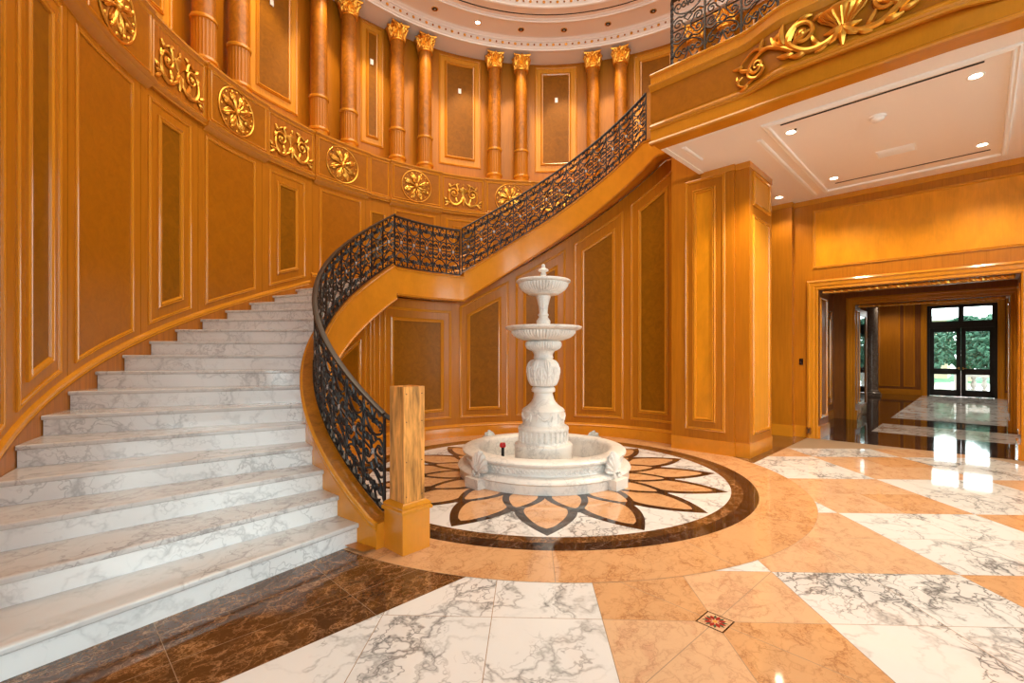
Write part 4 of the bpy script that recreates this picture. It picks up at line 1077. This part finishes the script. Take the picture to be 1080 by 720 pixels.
b = mb('hallwood'); uvbox(b, UH + .72, UB, -1.2, -1.0, 0, 3.7); struct(b.build('wall_vestibule_right', smooth=False))
b = mb('ceil'); uvbox(b, UH + .7, UB + .1, -1.2, 2.65, 3.0, 3.1); uvbox(b, UB + .5, 23.3, -3.4, 4.7, 3.75, 3.85); struct(b.build('ceiling_vestibule', smooth=False))
# far room
UD = 23.0
DV0, DV1, DZ = -.42, 1.38, 3.29
b = mb('hallwood')
for (v0, v1, z0, z1) in ((DV1, 4.6, 0, 3.8), (-3.4, DV0, 0, 3.8), (DV0, DV1, DZ, 3.8)): uvbox(b, UD, UD + .25, v0, v1, z0, z1)
wf = struct(b.build('wall_far', smooth=False))
mpX = planemap(UV(UD, 0), dv, -du)
panel(wf, mpX, 2.15, 2.8, .3, 3.5, 'wood', 1, MOULD); panel(wf, mpX, 1.72, 2.05, .3, 3.5, 'wood', 1, MOULD); panel(wf, mpX, -1.3, -.62, .3, 3.5, 'wood', 1, MOULD)
b = mb('edge'); rows = [[mpX(v, z, h) for v, z in ((DV1 + d, .0), (DV1 + d, DZ + d), (DV0 - d, DZ + d), (DV0 - d, 0))] for d, h in CAS]; b.grid(rows); b.build('casing', wf, ang=20)
b = mb('string'); linesweep(b, [(UD, 4.6), (UD, DV1 + .17)], orient(0, BASE), 0); linesweep(b, [(UD, DV0 - .17), (UD, -3.4)], orient(0, BASE), 0); b.build('baseboard_far', wf)
b = mb('hallwood'); 
for (u0, u1, z0, z1) in ((UB + .5, 14.4, 0, 3.8), (16.6, UD + .2, 0, 3.8), (14.4, 16.6, 2.9, 3.8)): uvbox(b, u0, u1, 4.4, 4.6, z0, z1)
struct(b.build('wall_far_left', smooth=False))
b = mb('hallwood'); uvbox(b, UB + .5, UD + .2, -3.5, -3.3, 0, 3.8); struct(b.build('wall_far_right', smooth=False))
# double door with transom
b = mb('iron')
def dbox(v0, v1, z0, z1, t0=.04, t1=.10): uvbox(b, UD + t0, UD + t1, v0, v1, z0, z1)
for v0, v1 in ((DV0, DV0 + .07), (DV1 - .07, DV1)): dbox(v0, v1, 0, DZ, 0, .14)
dbox(DV0, DV1, DZ - .07, DZ, 0, .14); dbox(DV0, DV1, 2.47, 2.68, .0, .14); dbox(.44, .52, 2.6, DZ, .0, .12)
for v0, v1 in ((DV0 + .06, .48), (.48, DV1 - .06)):
    dbox(v0, v1, 2.66, 2.71); dbox(v0, v1, DZ - .10, DZ - .06); dbox(v0, v0 + .07, 2.6, DZ); dbox(v1 - .07, v1, 2.6, DZ)
d1 = struct(b.build('door_1', smooth=False))
for v0, v1, hs in ((DV0 + .07, .477, -1), (.483, DV1 - .07, 1)):
    b = mb('iron')
    for (a0, a1, z0, z1) in ((v0, v0 + .12, .02, 2.47), (v1 - .12, v1, .02, 2.47), (v0, v1, .02, .25), (v0, v1, .80, 1.01), (v0, v1, 2.32, 2.47)): dbox(a0, a1, z0, z1)
    lf = b.build('door_leaf', d1, smooth=False)
    b = mb('glass'); 
    for z0, z1 in ((.25, .80), (1.01, 2.32)): dbox(v0 + .12, v1 - .12, z0, z1, .065, .073)
    b.build('glass_pane', lf, smooth=False)
    b = mb('brass'); vv = (v1 - .05) if hs < 0 else (v0 + .05); p = UV(UD + .03, vv, 1.02); tube(b, [p, p - du * .05, p - du * .05 + dv * (.1 * hs)], .011, 8); ell(b, p + Vector((0, 0, .0)), dv * .025, Vector((0, 0, .05)), du * .012, 10, 5); b.build('handle', lf)
b = mb('glass')
for v0, v1 in ((DV0 + .12, .42), (.54, DV1 - .12)): dbox(v0, v1, 2.70, DZ - .1, .065, .073)
b.build('transom_pane', d1, smooth=False)
# glazed leaf standing open at the second opening, and its bright window
b = mb('iron')
H0 = UV(UB + .62, OV1 + .02); ld = UV(1, 0).normalized(); ln = Vector((-ld.y, ld.x, 0))
def lbox(bb, s0, s1, z0, z1, t=.045): bb.boxc(H0 + ld * s0 + Vector((0, 0, z0)), ld * (s1 - s0), ln * t, (0, 0, z1 - z0))
b = mb('hallwood')
for s0, s1, z0, z1 in ((0, .13, .01, 2.6), (.97, 1.1, .01, 2.6), (0, 1.1, .01, .28), (0, 1.1, 2.45, 2.6)): lbox(b, s0, s1, z0, z1)
d2 = struct(b.build('door_2', smooth=False))
b = mb('glass'); b.boxc(H0 + ld * .13 + ln * .018 + Vector((0, 0, .28)), ld * .84, ln * .008, (0, 0, 2.17)); b.build('glass_pane', d2, smooth=False)
b = mb('brass'); lbox(b, .01, 1.09, .03, .24, .048); b.build('kick_plate', d2, smooth=False)
b = mb('iron')
def wbox(u0, u1, z0, z1): uvbox(b, u0, u1, 4.42, 4.52, z0, z1)
for a in ((14.4, 14.5, 0, 2.9), (16.5, 16.6, 0, 2.9), (15.45, 15.55, 0, 2.9), (14.4, 16.6, 0, .12), (14.4, 16.6, 2.8, 2.9), (14.4, 16.6, 2.1, 2.2)): wbox(*a)
w1 = struct(b.build('window_1', smooth=False)); b = mb('glass'); uvbox(b, 14.45, 16.55, 4.46, 4.47, .1, 2.85); b.build('glass_pane', w1, smooth=False)
# stone column in the far room
P = UV(21.6, 2.83); e = empty('marble_column', P, 'dark veined marble column beside the far room wall', 'column', None, 'thing'); C = (P.x, P.y)
b = mb('greymarble'); lathe(b, [(.195, .2), (.195, 1.5), (.18, 3.3)], C, 36); b.build('shaft', e)
b = mb('greymarble'); sqbox(b, C, .27, 0, .08, PI / 4); lathe(b, [(.26, .08), (.27, .11), (.25, .15), (.215, .165), (.225, .185), (.2, .21)], C, 36); b.build('base', e)
b = mb('gold'); ANG = PI / 4; capital(b, C, 3.28, 3.72, .18); b.build('capital', e)
# small fittings
b = mb('nero'); b.boxc(mpH(2.27, 1.31, -.002), dv * .06, -du * .012, (0, 0, .115)); b.boxc(mpH(2.285, 1.335, .01), dv * .03, -du * .006, (0, 0, .065)); tag(b.build('light_switch', smooth=False), 'small dark brown switch plate on the wall left of the hall opening', 'switch')
b = mb('brass'); b.boxc(mpH(2.13, .075, .05), dv * .075, -du * .022, (0, 0, .12)); b.mat(M['black']); [b.boxc(mpH(2.155, .10 + .04 * k, .07), dv * .025, -du * .0045, (0, 0, .028)) for k in (0, 1)]; tag(b.build('wall_outlet', smooth=False), 'brass outlet plate in the baseboard left of the hall opening', 'outlet')
b = mb('plate'); b.boxc(mpX(-.78, .12, .03), dv * .12, -du * .025, (0, 0, .18)); b.mat(M['brass']); b.boxc(mpX(-.76, .14, .05), dv * .08, -du * .008, (0, 0, .14)); tag(b.build('wall_outlet', smooth=False), 'pale outlet plate low on the wall right of the far double door', 'outlet')

# ------------------------------------------------------------------ outside the far door
b = mb('stone'); uvbox(b, UD + .3, 27, -9, 12, -.12, -.02); struct(b.build('ground_terrace', smooth=False))
b = mb('lawn'); uvbox(b, 27, 70, -30, 40, -.3, -.12); struct(b.build('ground_lawn', smooth=False))
e = empty('stone_balustrade', UV(26.2, 0, -.02), 'pale stone balustrade seen through the far double door', 'balustrade')
b = mb('stone'); uvbox(b, 26.05, 26.35, -3, .35, .62, .76); uvbox(b, 26.05, 26.35, -3, .35, -.02, .08); uvbox(b, 26.0, 26.4, .35, .75, -.02, .85); b.build('rail', e, smooth=False)
for k in range(10):
    P = UV(26.2, .18 - .3 * k); b = mb('stone'); lathe(b, [(.08, .08), (.08, .13), (.04, .16), (.09, .26), (.10, .33), (.05, .47), (.045, .52), (.08, .56), (.08, .62)], (P.x, P.y), 20); b.build('baluster', e)
def tree(u, v, r, h, label, m='leaf'):
    P = UV(u, v, -.15); e = empty('garden_tree', P, label, 'tree', 'trees beyond the far door')
    b = mb('tanstone'); tube(b, [P, P + Vector((.1, 0, h * .3)), P + Vector((0, .1, h * .6))], [.2, .15, .1], 8); b.build('trunk', e)
    b = mb(m); rng = random.Random(int(u * 100))
    for k in range(1100):
        t, f = rng.uniform(0, 2 * PI), rng.uniform(-1, 1); q = (1 - f * f) ** .5 * r * rng.uniform(.55, 1.05)
        c = P + Vector((q * math.cos(t), q * math.sin(t), h * .62 + f * h * .42)); s_ = rng.uniform(.09, .24)
        d = Vector((rng.uniform(-1, 1), rng.uniform(-1, 1), rng.uniform(-1, 1))).normalized(); g = d.cross(Vector((.3, .5, .8))).normalized()
        ell(b, c, d * s_, g * s_ * .6, d.cross(g) * s_ * .25, 5, 3)
    b.build('crown', e)
tree(35, -.75, 1.35, 3.6, 'bluish green tree behind the right pane of the far door'); tree(40, -4.2, 1.7, 4.4, 'taller green tree at the right of the far garden'); tree(34, 2.35, 1.2, 3.1, 'leafy tree before the tan building behind the left pane')
tree(41, .55, 1.5, 3.9, 'distant tree behind the middle of the far double door')
b = mb('tanstone'); uvbox(b, 44, 50, 1.6, 9, -.2, 3.9)
b.mat(M['black'])
for v in (2.9, 4.4, 5.9):
    for zz in (.4, 2.2): uvbox(b, 43.95, 44.02, v, v + .7, zz, zz + 1.4)
b.mat(M['stone']); uvbox(b, 43.8, 50.2, 1.4, 9.2, 3.9, 4.2); e = tag(b.build('stone_building', smooth=False), 'tan stone building behind the left pane of the far door', 'building')

# ------------------------------------------------------------------ rest of the foyer behind the camera
def wallbox(name, pts):
    b = mb('wood'); 
    for (x0, y0, z0, x1, y1, z1) in pts: b.boxc((x0, y0, z0), (x1 - x0, 0, 0), (0, y1 - y0, 0), (0, 0, z1 - z0))
    return struct(b.build(name, smooth=False))
YB, XR, XL = -5.5, 8.2, -4.6
WIN = [(-3.9, -1.3), (-.3, 2.3), (3.3, 5.9)]
WZ0, WZ1 = .5, 6.6
pts = [(XL, YB - .3, 0, XR, YB, WZ0), (XL, YB - .3, WZ1, XR, YB, 8.75)]; xs = [XL] + [x for w in WIN for x in w] + [XR]
for i in range(0, len(xs), 2): pts.append((xs[i], YB - .3, WZ0, xs[i + 1], YB, WZ1))
wallbox('wall_back', pts)
for k, (x0, x1) in enumerate(WIN):
    b = mb('white')
    for i in range(4): xx = x0 + (x1 - x0) * i / 3; b.boxc((xx - .04, YB - .2, WZ0), (.08, 0, 0), (0, .08, 0), (0, 0, WZ1 - WZ0))
    for i in range(5): zz = WZ0 + (WZ1 - WZ0) * i / 4; b.boxc((x0, YB - .2, zz - .04), (x1 - x0, 0, 0), (0, .08, 0), (0, 0, .08))
    w = struct(b.build('window_%d' % (k + 2), smooth=False)); b = mb('glass'); b.boxc((x0, YB - .17, WZ0), (x1 - x0, 0, 0), (0, .008, 0), (0, 0, WZ1 - WZ0)); b.build('glass_pane', w, smooth=False)
WIN2 = [(-4.4, -1.9), (-1.0, 1.5), (2.2, 5.2)]
pts = [(XR, YB, 0, XR + .3, 6.0, WZ0), (XR, YB, WZ1, XR + .3, 6.0, 8.75)]; ys = [YB] + [y for w in WIN2 for y in w] + [6.0]
for i in range(0, len(ys), 2): pts.append((XR, ys[i], WZ0, XR + .3, ys[i + 1], WZ1))
wallbox('wall_right', pts)
for k, (y0, y1) in enumerate(WIN2):
    b = mb('white')
    for i in range(4): yy = y0 + (y1 - y0) * i / 3; b.boxc((XR + .1, yy - .04, WZ0), (.08, 0, 0), (0, .08, 0), (0, 0, WZ1 - WZ0))
    for i in range(5): zz = WZ0 + (WZ1 - WZ0) * i / 4; b.boxc((XR + .1, y0, zz - .04), (.08, 0, 0), (0, y1 - y0, 0), (0, 0, .08))
    w = struct(b.build('window_%d' % (k + 5), smooth=False)); b = mb('glass'); b.boxc((XR + .13, y0, WZ0), (.008, 0, 0), (0, y1 - y0, 0), (0, 0, WZ1 - WZ0)); b.build('glass_pane', w, smooth=False)
wallbox('wall_foyer_left', [(XL - .3, YB - .3, 0, XL, 1.6, 8.75), (XL - .3, 1.3, 0, -2.9, 1.6, 8.75)])
P = polar(CW, -27, RU); b = mb('wood'); q = Vector((XR + .2, 1.7, 0)); d = (q - P); n_ = Vector((-d.y, d.x, 0)).normalized() * .2; b.boxc(P + Vector((0, 0, 5)), d, n_, (0, 0, 3.75)); struct(b.build('wall_gallery_right', smooth=False))

# ------------------------------------------------------------------ light
w = bpy.data.worlds.new('World'); SC.world = w; w.use_nodes = True
bg = w.node_tree.nodes['Background']; bg.inputs[0].default_value = (.97, .985, 1.0, 1); bg.inputs[1].default_value = 3.6
def area(name, p, rot, sx, sy, e, col, portal=False):
    l = bpy.data.lights.new(name, 'AREA'); l.shape = 'RECTANGLE'; l.size, l.size_y = sx, sy; l.energy = e; l.color = col
    if portal: l.cycles.is_portal = True
    o = bpy.data.objects.new(name, l); COL.objects.link(o); o.location = p; o.rotation_euler = rot; return o
for x0, x1 in WIN: area('window_portal', ((x0 + x1) / 2, YB - .05, (WZ0 + WZ1) / 2), (rad(90), 0, 0), x1 - x0, WZ1 - WZ0, 10, (1, 1, 1), True)
for y0, y1 in WIN2: area('window_portal', (XR - .05, (y0 + y1) / 2, (WZ0 + WZ1) / 2), (rad(90), 0, rad(90)), y1 - y0, WZ1 - WZ0, 10, (1, 1, 1), True)
p = UV(UD - .05, .48, 1.6); area('door_portal', p, (rad(90), 0, rad(135)), 1.7, 3.2, 10, (1, 1, 1), True)
p = UV(15.5, 4.38, 1.5); area('door_portal', p, (rad(90), 0, rad(-135)), 2.0, 2.7, 10, (1, 1, 1), True)
def spot(p, tgt, e, ang, col=(1, .80, .50), blend=.6, r=.05):
    l = bpy.data.lights.new('lamp', 'SPOT'); l.energy = e; l.spot_size = rad(ang); l.spot_blend = blend; l.color = col; l.shadow_soft_size = r  # name shared by the ceiling lamps and the added fill spots
    o = bpy.data.objects.new('lamp', l); COL.objects.link(o); o.location = p
    o.rotation_euler = (Vector(tgt) - Vector(p)).to_track_quat('-Z', 'Y').to_euler(); return o
for k in range(15):
    a = 133.2 - 12.1 * (k - 6)
    if a > 225 or a < 20: continue
    spot(polar(CW, a, 4.622, 8.83), polar(CW, a, 5.45, 6.6), 115, 50)
for (u, v) in ((6.60, 1.67), (6.58, .03), (8.80, 1.63), (8.79, -.02), (9.18, 2.51)): spot(UV(u, v, ZS - .03), UV(u, v, 0), 170 if u < 8 else (60 if v < 2 else 25), 125, (1, .82, .58))
for (u, v, zz, e_) in ((11.8, .8, 2.95, 45), (15.5, .6, 3.7, 90), (19.0, .6, 3.7, 90), (21.6, 2.4, 3.7, 60)): spot(UV(u, v, zz), UV(u, v, 0), e_, 140, (1, .84, .62))  # added fill spots without fixtures, brightening the vestibule and far room
l = bpy.data.lights.new('dome_glow', 'AREA'); l.shape = 'DISK'; l.size = 6.4; l.energy = 230; l.color = (1, .84, .62)
o = bpy.data.objects.new('dome_glow', l); COL.objects.link(o); o.location = (CW[0], CW[1], 9.02)

# ------------------------------------------------------------------ camera
cam = bpy.data.cameras.new('camera'); co = bpy.data.objects.new('camera', cam); COL.objects.link(co)
co.location = (0, 0, EYE); co.rotation_euler = (rad(90), 0, 0)
cam.sensor_width = 36; cam.lens = 493.706 / 1080 * 36; cam.shift_y = (374.726 - 360) / 1080; cam.clip_end = 300
SC.camera = co
SC.view_settings.view_transform = 'Standard'; SC.view_settings.look = 'None'; SC.view_settings.gamma = 1.0
SC.view_settings.exposure = 1.12
try: SC.view_settings.use_curve_mapping = False
except Exception: pass
SC.cycles.max_bounces = 8; SC.cycles.diffuse_bounces = 5; SC.cycles.glossy_bounces = 4; SC.cycles.transparent_max_bounces = 12
SC.cycles.sample_clamp_indirect = 6.0; SC.cycles.caustics_reflective = False; SC.cycles.caustics_refractive = False
SC.cycles.use_denoising = True
